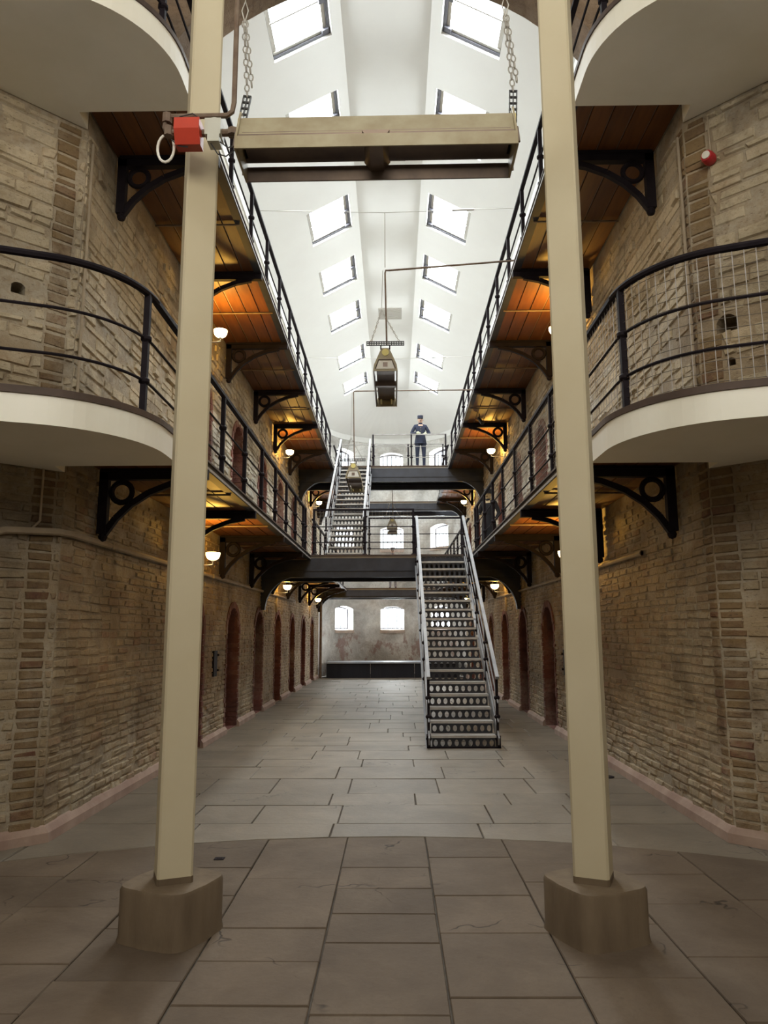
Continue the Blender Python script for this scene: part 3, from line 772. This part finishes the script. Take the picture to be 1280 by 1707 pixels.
railing('thin railing along the back of the upper bridge, behind the uniformed figure', [(-1.62, 22.24, z2), (1.62, 22.24, z2)], [(-1.60, 22.24, z2), (-.53, 22.24, z2), (.53, 22.24, z2), (1.60, 22.24, z2)], mat='steel_edge', rr=.009, handw=.035)

# ------------------------------------------------------------------ perforated iron stairs
def oval_plate(w, h, n, mat):
    m = MB(); cw = w/n; k = 16; th = .006
    for c in range(n):
        cx = -w/2+cw*(c+.5); outer = []; inner = []
        for i in range(k):
            t = 2*PI*i/k+PI/4*0; ca, sa = math.cos(t), math.sin(t)
            f = 1/max(abs(ca)/(cw/2), abs(sa)/(h/2)); 
            outer.append((cx+ca*f, h/2+sa*f)); inner.append((cx+ca*cw*.31, h/2+sa*h*.33))
        corners = [(cx+cw/2, h), (cx-cw/2, h), (cx-cw/2, 0), (cx+cw/2, 0)]
        for y in (0, th):
            vs = [(p, y, q) for p, q in outer]+[(p, y, q) for p, q in inner]
            m.add(vs, [(i, (i+1) % k, k+(i+1) % k, k+i) for i in range(k)])
            def ang(p): return math.atan2(p[1]-h/2, p[0]-cx) % (2*PI)
            for co in corners:
                a = ang(co); i = int(a/(2*PI/k)) % k
                m.add([(co[0], y, co[1]), (outer[i][0], y, outer[i][1]), (outer[(i+1) % k][0], y, outer[(i+1) % k][1])], [(0, 1, 2)])
        m.add([(p, 0, q) for p, q in inner]+[(p, th, q) for p, q in inner], [(i, (i+1) % k, k+(i+1) % k, k+i) for i in range(k)])
    return m.mesh('riser', mat, fix=False)
def build_stair(x0, x1, y0, y1, zb, zt, label):
    n = 19; g = thing('iron_staircase', label, 'staircase', ((x0+x1)/2, y0, zb))
    w = x1-x0; rise = (zt-zb)/n; run = (y1-y0)/(n-1); W = w/2
    rm = oval_plate(w-.09, rise-.035, 9, 'steel_dark')
    tm = MB(); tm.box((-W+.03, -.02, -.03), (W-.03, run+.01, 0)); tme = tm.mesh('tread', 'deck')
    nm = MB(); nm.box((-W+.03, -.034, -.028), (W-.03, -.018, .004)); nme = nm.mesh('nosing', 'tread_edge')
    for i in range(n):
        put('riser', rm, g, loc=(0, i*run, i*rise))
        if i < n-1:
            t = put('tread', tme, g, loc=(0, i*run, (i+1)*rise)); put('nosing', nme, t)
    L = Vector((0, y1-y0, zt-zb-rise)); dn = L.normalized(); up = Vector((0, -dn.z, dn.y))
    a, b = Vector((0, -.06, rise*.35)), Vector((0, y1-y0+.02, zt-zb-rise*.6))
    for s in (-1, 1):
        X = Vector((s*W, 0, 0))
        m = MB(); m.bar(a+X, b+X, .022, .21, up); m.build('stringer', 'stair_steel', g)
        m = MB(); m.bar(a+X+Vector((s*.02, 0, 0))-up*.10, b+X+Vector((s*.02, 0, 0))-up*.10, .05, .012, up); m.build('stringer_flange', 'stair_steel', g)
        hr = Vector((0, 0, .90))
        m = MB(); m.bar(a+X+hr+dn*.0, b+X+hr, .05, .045, up); m.build('handrail', 'stair_steel', g)
        for k in (.33, .62):
            m = MB(); m.bar(a+X+hr*k, b+X+hr*k, .018, .018, up); m.build('rail', 'stair_steel', g)
        for f in (0.02, .27, .52, .77, .985):
            p = a.lerp(b, f)+X; m = MB()
            m.box((p.x-.018, p.y-.02, p.z-.08), (p.x+.018, p.y+.02, p.z+.90)); o = m.build('baluster', 'iron', g)
            for v in (0., .30, .56): put('knuckle', KM, o, loc=(p.x, p.y, p.z+v))
    m = MB(); m.box((-W-.03, -.05, 0), (W+.03, .0, rise*.12)); m.box((-W-.03, -.05, 0), (-W+.02, .14, rise)); m.box((W-.02, -.05, 0), (W+.03, .14, rise)); m.build('foot_block', 'iron', g)
    return g
build_stair(*ST1, 10.78, 15.30, 0, LEV[1], 'near iron staircase with oval-hole risers, rising from the stone floor')
build_stair(*ST2, 16.47, 21.0, LEV[1], LEV[2], 'far iron staircase rising from the lower bridge to the upper bridge')

# ------------------------------------------------------------------ stage at the far end
def build_stage():
    g = thing('stage', 'low black stage platform with pale top edge below the end wall', 'stage', (0, YF, 0))
    hw = 2.36
    t = MB(); t.box((-hw-.02, -.08, .50), (hw+.02, 1.4, .55)); t.build('top', 'stage_top', g)
    for i in range(3):
        a, b = -hw+i*2*hw/3, -hw+(i+1)*2*hw/3
        s = MB(); n = 12; pts = []
        for j in range(n+1): pts.append((a+.006+(b-a-.012)*j/n, -.05+.008*(j % 2)))
        s.prism(pts+[(b-.006, .02), (a+.006, .02)], .0, .50, 'z'); s.build('skirt_panel', 'stage_cloth', g)
build_stage()

# ------------------------------------------------------------------ wall lamps
def build_lamp(sx, y, z, label):
    g = thing('wall_lamp', label, 'lamp', (sx*HALF, y, z), 0, 'bowl lamps on the side walls')
    x = -sx*.33
    m = MB(); prof = [(.012, -.062), (.045, -.058), (.075, -.035), (.092, 0), (.095, .04), (.088, .04), (.086, .005), (.07, -.028), (.04, -.05), (.008, -.054)]
    m.lathe(prof, (x, 0, 0), 20); m.build('bowl', 'lamp_glow', g, smooth=True)
    m = MB(); m.tube([(-sx*.02, 0, -.13), (x*.8, 0, -.13), (x, 0, -.12), (x, 0, -.065)], .010, 6); m.lathe([(.02, -.075), (.02, -.06)], (x, 0, 0), 8); m.build('arm', 'galvanised', g)
    m = MB(); m.box((min(-sx*.03, 0), -.05, -.20), (max(-sx*.03, 0), .05, -.06)); m.build('wall_plate', 'grey_box', g)
    m = MB(); m.box((min(-sx*.04, 0), .45, -.55), (max(-sx*.04, 0), .53, .42)); m.build('conduit', 'pipe_grey', g)
    l = bpy.data.lights.new('lamp_bulb', 'POINT'); l.energy = LAMP_W; l.color = (1., .54, .085); l.shadow_soft_size = .06
    o = bpy.data.objects.new('lamp_bulb', l); COL.objects.link(o); o.parent = g; o.location = (x, 0, .07)
for sx in (-1, 1):
    for lv, zz in ((0, 2.62), (1, 5.76)):
        for i, y in enumerate((9.85, 16.85, 23.7)):
            build_lamp(sx, y, zz, 'glowing bowl lamp on the %s wall under the %s gallery, %s of three' % (SIDE[sx], ('lower', 'upper')[lv], ('nearest', 'middle', 'farthest')[i]))

# ------------------------------------------------------------------ radiant gas heaters
def chain(m, p, q, link=.030, r=.0045):
    p, q = Vector(p), Vector(q); L = (q-p).length; k = max(2, int(L/(link*1.45))); d = (q-p)/k; dn = d.normalized()
    a = dn.cross(Vector((0, 1, .01))).normalized(); b = dn.cross(a)
    for i in range(k):
        c = p+d*(i+.5); s = a if i % 2 else b
        m.tube([c+dn*math.cos(t)*link*.85+s*math.sin(t)*link*.45 for t in [2*PI*j/8 for j in range(8)]], r, 4, closed=True)
def build_heater(label, loc, rz, L=1.58, hang=None):
    """length along local x"""
    g = thing('radiant_heater', label, 'heater', loc, rz, 'hanging gas heaters')
    H, bw, th = .27, .165, .010
    for s in (-1, 1):
        m = MB()
        def sh(m, y0, z0, y1, z1): m.add([(-L/2, s*y0, z0), (L/2, s*y0, z0), (L/2, s*y1, z1), (-L/2, s*y1, z1), (-L/2, s*(y0-th), z0), (L/2, s*(y0-th), z0), (L/2, s*(y1-th), z1), (-L/2, s*(y1-th), z1)], [(0, 1, 2, 3), (4, 5, 6, 7), (0, 1, 5, 4), (2, 3, 7, 6), (0, 3, 7, 4), (1, 2, 6, 5)])
        sh(m, bw, 0, bw-.012, .088); m.build('skirt', 'heater_cream' if s < 0 else 'heater_inside', g)
        m = MB(); sh(m, .120, .115, .060, H); m.build('hood_panel', 'heater_cream', g)
        m = MB(); a_, b_ = sorted((s*.080, s*.126)); m.box((-L/2, a_, .103), (L/2, b_, .117)); m.build('ledge', 'heater_inside', g)
    m = MB(); m.box((-L/2+.02, -.112, .100), (L/2-.02, .112, .14)); m.build('burner', 'heater_inside', g)
    m = MB(); m.box((-L/2, -.055, H-.01), (L/2, .055, H)); m.build('top_cover', 'heater_cream', g)
    m = MB(); m.prism([(-.08, .11), (.08, .11), (.04, .05), (-.04, .05)], -bw+.015, bw-.015, 'y'); m.build('cross_bar', 'heater_inside', g)
    for s in (-1, 1):
        m = MB(); poly = [(-bw, 0), (bw, 0), (bw-.012, .09), (.075, H), (.05, H+.05), (-.05, H+.05), (-.075, H), (-bw+.012, .09)]
        m.prism(poly, s*L/2, s*(L/2+.012), 'x'); o = m.build('end_plate', 'heater_cream', g)
        x = s*(L/2+.012)
        m = MB(); m.prism([(.048*math.cos(2*PI*i/16), H-.012+.048*math.sin(2*PI*i/16)) for i in range(16)], x, x+s*.012, 'x'); m.build('flue_cover', 'yellow_print', o)
        m = MB(); m.prism([(-.125, .025), (.125, .025), (.085, .14), (-.085, .14)], x, x+s*.010, 'x'); m.build('hatch', 'heater_white', o)
        m = MB(); m.prism([(-.03, .055), (.03, .055), (.03, .115), (-.03, .115)], x, x+s*.016, 'x'); m.build('sight_glass', 'heater_inside', o)
        m = MB(); m.tube([(x+s*.01, -.135, .03), (x+s*.01, -.09, .155), (x+s*.01, .09, .155), (x+s*.01, .135, .03)], .007, 6); m.build('rim', 'heater_inside', o)
    return g
def strap(m, p, q, w=.05):
    """perforated black strap"""
    p, q = Vector(p), Vector(q); d = (q-p).normalized(); a = d.cross(Vector((0, 1, 0))).normalized(); L = (q-p).length
    for s in (-1, 0, 1): m.bar(p+a*s*w*.42, q+a*s*w*.42, .006, .02, up=(0, 1, 0))
    n = int(L/.035)
    for i in range(n+1): m.bar(p+d*L*i/n-a*w/2, p+d*L*i/n+a*w/2, .01, .012, up=(0, 1, 0))
def big_heater():
    g = build_heater('large cream gas heater on chains in front of the columns, seen side on', (-.02, 4.0, 4.34), R(-.6), 1.60)
    for s in (-1, 1):
        x = s*.80
        m = MB(); strap(m, (x+s*.012, 0, .26), (x+.02, 0, .46)); m.build('hanging_strap', 'black_plastic', g)
        m = MB(); chain(m, (x+.02, 0, .45), (x-.015, 0, .98)); chain(m, (x+.045, 0, .52), (x-.005, 0, .98)); m.build('chain', 'galvanised', g)
        m = MB(); m.tube([(x-.01, 0, .97), (x-.03, 0, 1.05), (x-.01, 0, 1.12), (x+.01, 0, 1.05), (x-.01, 0, .97)], .004, 5); m.tube([(x-.01, 0, 1.1), (x-.01, 0, 6.2)], .003, 4); m.build('cable', 'galvanised', g)
    # gas train on the left end
    u = MB(); u.box((-1.19, -.08, .155), (-1.045, .02, .27)); u.add([(-1.19, -.08, .155), (-1.045, -.08, .155), (-1.045, .02, .27)], [(0, 1, 2)]); b = MB()
    b.prism([(-.08, .27), (.03, .27), (.03, .12), (-.04, .12), (-.08, .20)], -1.195, -1.045, 'x'); b.build('control_box', 'red_paint', g)
    m = MB(); m.box((-1.02, -.05, .18), (-.925, .05, .285)); m.lathe([(.03, 0), (.03, .02)], (-.972, 0, .285), 12); m.box((-1.0, -.055, .13), (-.93, .03, .18)); m.build('valve', 'grey_box', g)
    m = MB(); m.tube([(-.93, 0, .22), (-.80, 0, .22)], .022, 8); m.lathe([(.035, 0), (.035, .04)], (-.86, 0, .20), 8); m.tube([(-1.05, 0, .22), (-1.02, 0, .22)], .022, 8); m.build('gas_pipe', 'pipe_rust', g, smooth=True)
    m = MB(); m.tube([(-1.19, 0, .23), (-1.25, 0, .23), (-1.275, 0, .26), (-1.27, 0, .31), (-1.24, 0, .335), (-.90, 0, .335), (-.87, 0, .36), (-.86, 0, .42), (-.86, 0, 2.2)], .016, 8); m.lathe([(.03, -.03), (.03, .03)], (-1.262, 0, .32), 8); m.lathe([(.028, -.03), (.028, .03)], (-1.25, 0, .235), 8); m.build('supply_pipe', 'pipe_rust', g, smooth=True)
    m = MB(); m.tube([(-1.262+.05*math.cos(R(t))-.0, 0, .125+.09*math.sin(R(t))) for t in range(110, 400, 20)], .008, 6); m.build('hose', 'heater_white', g, smooth=True)
    for pts in ([(-1.06, -.03, .30), (-1.10, -.03, .33), (-1.18, -.03, .31)], [(-.99, -.03, .14), (-.94, -.03, .06), (-.89, -.03, .045), (-.82, -.03, .10)], [(-.93, -.03, .14), (-.88, -.03, .10), (-.81, -.03, .13)], [(-1.22, -.03, .16), (-1.18, -.03, .12), (-1.12, -.03, .11)]):
        m = MB(); P_ = [Vector(p) for p in pts]; cur = []
        for i in range(len(P_)-1):
            for j in range(5): cur.append(P_[i].lerp(P_[i+1], j/5))
        cur.append(P_[-1]); m.tube(cur, .004, 5); m.build('cable', 'black_plastic', g)
big_heater()
def hung_heater(label, x, y, z, pipe_z):
    """pole and chains run up to a pipe spanning from the right-hand gallery"""
    g = build_heater(label, (x, y+.8, z), R(90), 1.58)
    # local x -> world y; near end is local -x
    m = MB()
    for yy in (-.012, .012):
        for dz in (.36, .385, .41): m.bar((-.8+yy, -.25, dz), (-.8+yy, .25, dz), .008, .006)
    for i in range(16): m.bar((-.8, -.25+i*.5/15, .355), (-.8, -.25+i*.5/15, .415), .026, .010)
    m.build('hanging_bar', 'black_plastic', g)
    for s in (-1, 1):
        m = MB(); chain(m, (-.8, s*.19, .41), (-.8, s*.0+.05, .86), .022, .004); m.build('chain', 'galvanised', g)
    m = MB(); m.bar((-.8, -.06, .30), (-.8, -.06, .36), .016); m.bar((-.8, .06, .30), (-.8, .06, .36), .016); m.build('hanger', 'iron', g)
    m = MB(); m.tube([(-.8, .05, .86), (-.8, .03, pipe_z-z)], .004, 5); m.build('cable', 'galvanised', g)
    m = MB(); m.tube([(-.8, -.02, .36), (-.8, 0.0, pipe_z-z-.04), (-.8, -.01, pipe_z-z), (-.8, -.06, pipe_z-z), (-.8, -(1.77-x), LEV[2]+.27-z)], .013, 6); m.build('supply_pipe', 'pipe_rust', g)
    # yellow stickers at the far end of the elements
    for t in (-1, 1):
        m = MB(); m.box((.52, t*.08-.012, .02), (.74, t*.08+.012, .032)); m.build('tag', 'yellow_print', g)
    return g
hung_heater('cream gas heater hanging end on in the middle of the hall', -.03, 9.5, 5.06, 6.50)
hung_heater('gas heater hanging in front of the far staircase', -.76, 15.0, 4.75, 6.62)
hung_heater('small distant heater hanging before the middle end window', .03, 22.5, 4.75, 6.10)

# ------------------------------------------------------------------ tensioned wires across the hall
for y, zz, lab in ((9.42, 7.36, 'thin steel wire stretched across the hall above the middle heater'), (8.2, 6.9, None), (15.02, 7.38, 'thin steel wire stretched across the hall above the far staircase heater'), (13.0, 6.62, None)):
    if not lab: continue
    m = MB(); m.tube([(-1.77, y, zz), (-.03, y, zz-.05), (1.77, y, zz)], .0045, 5)
    o = thing('support_wire', lab, 'wire'); m.build('cable', 'galvanised', o)
    m = MB(); m.tube([(.9, y, zz-.024), (1.05, y, zz-.019), (1.2, y, zz-.015)], .013, 6); m.build('turnbuckle', 'galvanised', o)
    if y < 12:
        m = MB(); m.tube([(-.03, y, zz-.05), (-.03, y, 6.5)], .006, 5); m.build('drop_rod', 'galvanised', o)

# ------------------------------------------------------------------ pipes and fittings on the walls
def pipe(name, label, pts, r, mat, cat='pipe', clips=()):
    g = thing(name, label, cat)
    m = MB(); m.tube(pts, r, 8); m.build('tube', mat, g, smooth=True)
    for c in clips:
        k = MB(); k.box((c[0]-.03, c[1]-.02, c[2]-.03), (c[0]+.03, c[1]+.02, c[2]+.03)); k.build('clip', mat, g)
WL, WR = wall_map(-1), wall_map(1)
pipe('wall_pipe', 'fat grey pipe bending down at the left edge and running along the left wall',
     [WL(5.35, 1.2, -.05), WL(5.36, 2.1, -.05), WL(5.40, 2.27, -.05), WL(5.48, 2.36, -.05), WL(5.60, 2.40, -.05), WL(6.0, 2.42, -.05), WL(6.12, 2.42, -.05), WL(8, 2.42, -.05), WL(14, 2.44, -.04), WL(20.3, 2.46, -.04)], .030, 'pipe_grey', clips=[WL(7, 2.42, -.05), WL(11, 2.43, -.05), WL(15, 2.44, -.04)])
pipe('wall_pipe', 'grey pipe with a capped end on the right wall, beyond the right column',
     [WR(7.66, 2.40, -.05), WR(9, 2.40, -.05), WR(14, 2.42, -.04), WR(20.3, 2.46, -.04)], .024, 'pipe_grey', clips=[WR(7.68, 2.40, -.03), WR(11, 2.42, -.05)])
pipe('downpipe', 'dark rusty downpipe standing where the left wall meets the end wall', [(-2.56, YF-.12, .0), (-2.56, YF-.12, 2.9)], .045, 'pipe_rust')
pipe('conduit', 'thin vertical conduit from the lower left balcony down to the fat pipe', [WL(5.86, 2.95, -.03), WL(5.86, 2.5, -.03), WL(5.80, 2.43, -.03)], .010, 'pipe_grey', 'conduit')
for sx, nm in ((-1, 'left'), (1, 'right')):
    mp = wall_map(sx)
    pipe('conduit', 'thin vertical conduit on the %s wall corner between the two balconies' % nm, [mp(6.10, 3.25, -.03), mp(6.10, 6.0, -.03)], .014, 'pipe_grey', 'conduit')
def fittings():
    # red siren on the right
    c = Vector(WR(5.82, 5.62, -.02)); g = thing('wall_siren', 'red round siren with white face on the upper right wall', 'siren', c)
    n = Vector((-.7071, -.7071, 0))
    q = n.to_track_quat('Z', 'Y').to_euler()
    m = MB(); m.lathe([(.05, 0), (.055, .02), (.055, .07), (.045, .10)], (0, 0, 0), 18); m.build('body', 'siren_red', g, smooth=True, rot=q)
    m = MB(); m.lathe([(.034, .10), (.034, .112), (.02, .116)], (0, 0, 0), 18); m.build('face', 'heater_white', g, smooth=True, rot=q)
    m = MB(); m.tube([(0, 0, .04), (0, 0, .42)], .008, 6); m.build('conduit', 'pipe_grey', g)
    for sx, nm in ((-1, 'left'), (1, 'right')):
        mp = wall_map(sx); g = thing('cell_lock_plate', 'dark iron lock plate on the %s wall beside a cell doorway' % nm, 'lock plate', mp(11.45, 1.15, 0))
        a = -sx
        m = MB(); m.box((min(0, a*.035), -.10, -.20), (max(0, a*.035), .10, .18)); m.build('plate', 'iron', g)
        for z in (-.13, .10):
            m = MB(); m.lathe([(.02, 0), (.02, .03)], (a*.035, .13, z), 8); m.box((min(0, a*.03), .09, z), (max(0, a*.03), .15, z+.02)); m.build('bolt', 'iron', g)
    g = thing('spotlight', 'small black spotlight under the upper right gallery', 'spotlight', (1.95, 15.6, 6.28))
    m = MB(); m.lathe([(.02, 0), (.02, .015)], (0, 0, -.015), 8); m.bar((0, 0, -.01), (0, 0, -.10), .015); m.build('stem', 'black_plastic', g)
    m = MB(); m.tube([(-.02, .03, -.08), (.05, -.10, -.24)], .03, 10, r2=.045); m.build('head', 'black_plastic', g)
    g = thing('floor_plate', 'small dark plate set in the floor near the left column', 'plate', (-1.19, 5.62, .003))
    m = MB(); m.box((-.035, -.03, 0), (.035, .03, .004)); m.build('cover', 'iron', g)
    m = MB(); m.box((-.02, -.006, .004), (.02, .006, .006)); m.build('slot', 'iron', g)
    g = thing('floor_drain', 'dark round drain on the floor by the right wall', 'drain', (2.42, 8.65, .003))
    m = MB(); m.lathe([(.09, 0), (.09, .006), (.07, .008)], (0, 0, 0), 16); m.build('cover', 'iron', g)
    for i in range(3):
        m = MB(); m.box((-.05, -.035+i*.03, .008), (.05, -.025+i*.03, .010)); m.build('slot', 'joint', g)
fittings()

# ------------------------------------------------------------------ figures
def person(label, loc, rz, H, cloth, mats, pose):
    """one skinned body, materials by region; hands with fingers, hat and face details as children"""
    k = H/1.70
    g = thing('person', label, 'person', loc, rz)
    J = {}; rad = {}; reg = {}; E_ = []
    def j(n, p, r, t): J[n] = Vector(p)*k; rad[n] = r*k if not isinstance(r, tuple) else (r[0]*k, r[1]*k); reg[n] = t
    def e(*ns):
        for a, b in zip(ns, ns[1:]): E_.append((a, b))
    # facing -y
    j('pelvis', (0, 0, .92), (.165, .115), 1); j('waist', (0, 0, 1.06), (.150, .105), 0); j('chest', (0, .005, 1.24), (.175, .12), 0); j('upper', (0, .01, 1.38), (.15, .095), 0)
    j('neck', (0, .005, 1.465), .055, 2); j('chin', (0, -.02, 1.53), .068, 2); j('head', (0, -.015, 1.60), .088, 2); j('crown', (0, -.01, 1.66), .075, 3)
    e('pelvis', 'waist', 'chest', 'upper', 'neck', 'chin', 'head', 'crown')
    for s, n in ((-1, 'l'), (1, 'r')):
        j(n+'sh', (s*.165, .01, 1.39), .066, 0)
        el, wr = pose['arm'][0 if s < 0 else 1]
        j(n+'el', el, .052, 0); j(n+'wr', wr, .036, 0)
        e('upper', n+'sh', n+'el', n+'wr')
        j(n+'hip', (s*.095, 0, .86), .098, 1); j(n+'kn', (s*.105+pose.get('st', 0)*s, -.01, .48), .066, 1); j(n+'an', (s*.11+pose.get('st', 0)*s, .015, .09), .047, 1); j(n+'toe', (s*.13+pose.get('st', 0)*s, -.14, .035), .036, 4)
        e('pelvis', n+'hip', n+'kn', n+'an', n+'toe')
    names = list(J); idx = {n: i for i, n in enumerate(names)}
    me = bpy.data.meshes.new('body'); me.from_pydata([J[n] for n in names], [(idx[a], idx[b]) for a, b in E_], [])
    ob = bpy.data.objects.new('body', me); COL.objects.link(ob)
    md = ob.modifiers.new('skin', 'SKIN'); md.use_smooth_shade = True
    for i, n in enumerate(names):
        sv = me.skin_vertices[0].data[i]; r = rad[n]; sv.radius = r if isinstance(r, tuple) else (r, r); sv.use_root = (n == 'pelvis')
    sd = ob.modifiers.new('sub', 'SUBSURF'); sd.levels = 2; sd.render_levels = 2
    dg = bpy.context.evaluated_depsgraph_get(); dg.update()
    m2 = bpy.data.meshes.new_from_object(ob.evaluated_get(dg)); ob.modifiers.clear(); ob.data = m2; bpy.data.meshes.remove(me)
    m2.materials.clear()
    for x in mats: m2.materials.append(MATS[x])
    vals = [(J[n], reg[n]) for n in names]
    mids = vals+[((J[a]+J[b])/2, reg[b]) for a, b in E_]
    for p in m2.polygons:
        p.material_index = min(mids, key=lambda v: (v[0]-p.center).length_squared)[1]; p.use_smooth = True
    ob.parent = g
    # coat skirt
    if pose.get('skirt', True):
        m = MB(); n = 18; z0 = pose.get('hem', .72)*k; prof = [(.150*k, 1.07*k), (.170*k, .96*k), (.185*k, .85*k), (.20*k, z0), (.185*k, z0+.004)]
        m.lathe([(r, z) for r, z in prof], (0, 0, 0), n, 0, (1.02, .74)); m.build('coat_skirt', cloth, g, smooth=True)
    # hat
    m = MB(); cz = 1.66*k
    m.lathe([(.088*k, cz-.03*k), (.092*k, cz), (.094*k, cz+.065*k), (.06*k, cz+.075*k)], (0, -.012*k, 0), 18); hat = m.build('hat', cloth, g, smooth=True)
    m = MB(); m.lathe([(.095*k, cz+.064*k), (.094*k, cz+.078*k), (.05*k, cz+.083*k)], (0, -.012*k, 0), 18); m.build('hat_top', 'grey_cloth', hat)
    m = MB(); m.add([(x*k, y*k, cz-.03*k+dz*k) for dz in (0, -.008) for x, y in ((-.08, -.06), (-.06, -.115), (0, -.14), (.06, -.115), (.08, -.06))], [(0, 1, 2, 3, 4), (9, 8, 7, 6, 5), (0, 1, 6, 5), (1, 2, 7, 6), (2, 3, 8, 7), (3, 4, 9, 8)]); m.build('peak', 'black_plastic', hat)
    # face
    f = MB(); f.ball((0, -.108*k, 1.585*k), .016*k, 8, (.8, 1.1, 1.5)); f.build('nose', mats[2], g, smooth=True)
    for s in (-1, 1):
        f = MB(); f.ball((s*.032*k, -.092*k, 1.605*k), .011*k, 8); f.build('eye', 'black_plastic', g)
        f = MB(); f.ball((s*.088*k, -.005*k, 1.585*k), .024*k, 8, (.4, .8, 1.2)); f.build('ear', mats[2], g)
    f = MB(); f.ball((0, -.095*k, 1.548*k), .030*k, 8, (1.2, .5, .4)); f.build('moustache', 'hair', g)
    f = MB(); f.ball((0, -.088*k, 1.53*k), .022*k, 8, (1, .4, .25)); f.build('mouth', mats[2], g)
    f = MB(); f.lathe([(.066*k, 1.445*k), (.07*k, 1.49*k), (.06*k, 1.49*k)], (0, .0, 0), 14); f.build('collar', cloth, g)
    if pose.get('buttons'):
        for i in range(5):
            b = MB(); b.ball((0, -.128*k+(.012*k if i > 3 else 0), (1.38-i*.075)*k), .011*k, 8); b.build('button', 'brass', g)
    # hands
    for s, n in ((-1, 'l'), (1, 'r')):
        wr, el = J[n+'wr'], J[n+'el']; d = (wr-el).normalized(); h = MB(); a = d.cross(Vector((0, 0, 1)));
        if a.length < .1: a = Vector((0, -1, 0))
        a.normalize(); nn = a.cross(d)
        c = wr+d*.045*k
        h.tube([wr-d*.01*k, wr+d*.03*k, wr+d*.075*k], .030*k, 8, r2=.036*k)
        for i, L in enumerate((.055, .07, .075, .065)):
            b0 = wr+d*.075*k+a*(i-1.5)*.018*k; b1 = b0+d*L*.5*k-nn*.01*k; b2 = b1+d*L*.35*k-nn*.03*k
            h.tube([b0, b1, b2], .0095*k, 6, r2=.007*k)
        t0 = wr+d*.03*k-a*.03*k*(-s); t1 = t0+d*.03*k+a*s*.03*k; h.tube([t0, t1, t1+d*.03*k], .011*k, 6, r2=.008*k)
        h.build('hand', pose.get('hand', 'glove'), g, smooth=True)
        cf = MB(); cf.tube([wr-d*.05*k, wr-d*.005*k], .046*k, 10); cf.build('cuff', cloth, g)
    return g
person('man in dark blue uniform and peaked cap standing at the upper bridge railing', (.88, 21.38, LEV[2]+.0), R(4), 1.58, 'navy_cloth', ['navy_cloth', 'navy_cloth', 'skin', 'hair', 'boot'],
       {'arm': [((-.30, .0, 1.14), (-.13, -.20, 1.12)), ((.30, .0, 1.14), (.16, -.20, 1.10))], 'buttons': True, 'hem': .80})
person('figure in a long black coat behind the mesh railing of the lower right gallery', (2.18, 16.25, LEV[1]+.0), R(-30), 1.52, 'coat_black', ['coat_black', 'coat_black', 'skin_pale', 'hair', 'boot'],
       {'arm': [((-.27, .02, 1.12), (-.14, -.20, 1.05)), ((.27, .02, 1.12), (.22, -.12, .95))], 'hem': .30, 'hand': 'skin_pale'})
person('grey figure standing on the far lower landing before the middle window', (.03, YF+.5, LEV[1]+.0), R(0), 1.50, 'grey_cloth', ['grey_cloth', 'grey_cloth', 'skin', 'hair', 'boot'],
       {'arm': [((-.25, .02, 1.14), (-.24, -.06, .90)), ((.25, .02, 1.14), (.24, -.06, .90))], 'hem': .35, 'hand': 'skin'})
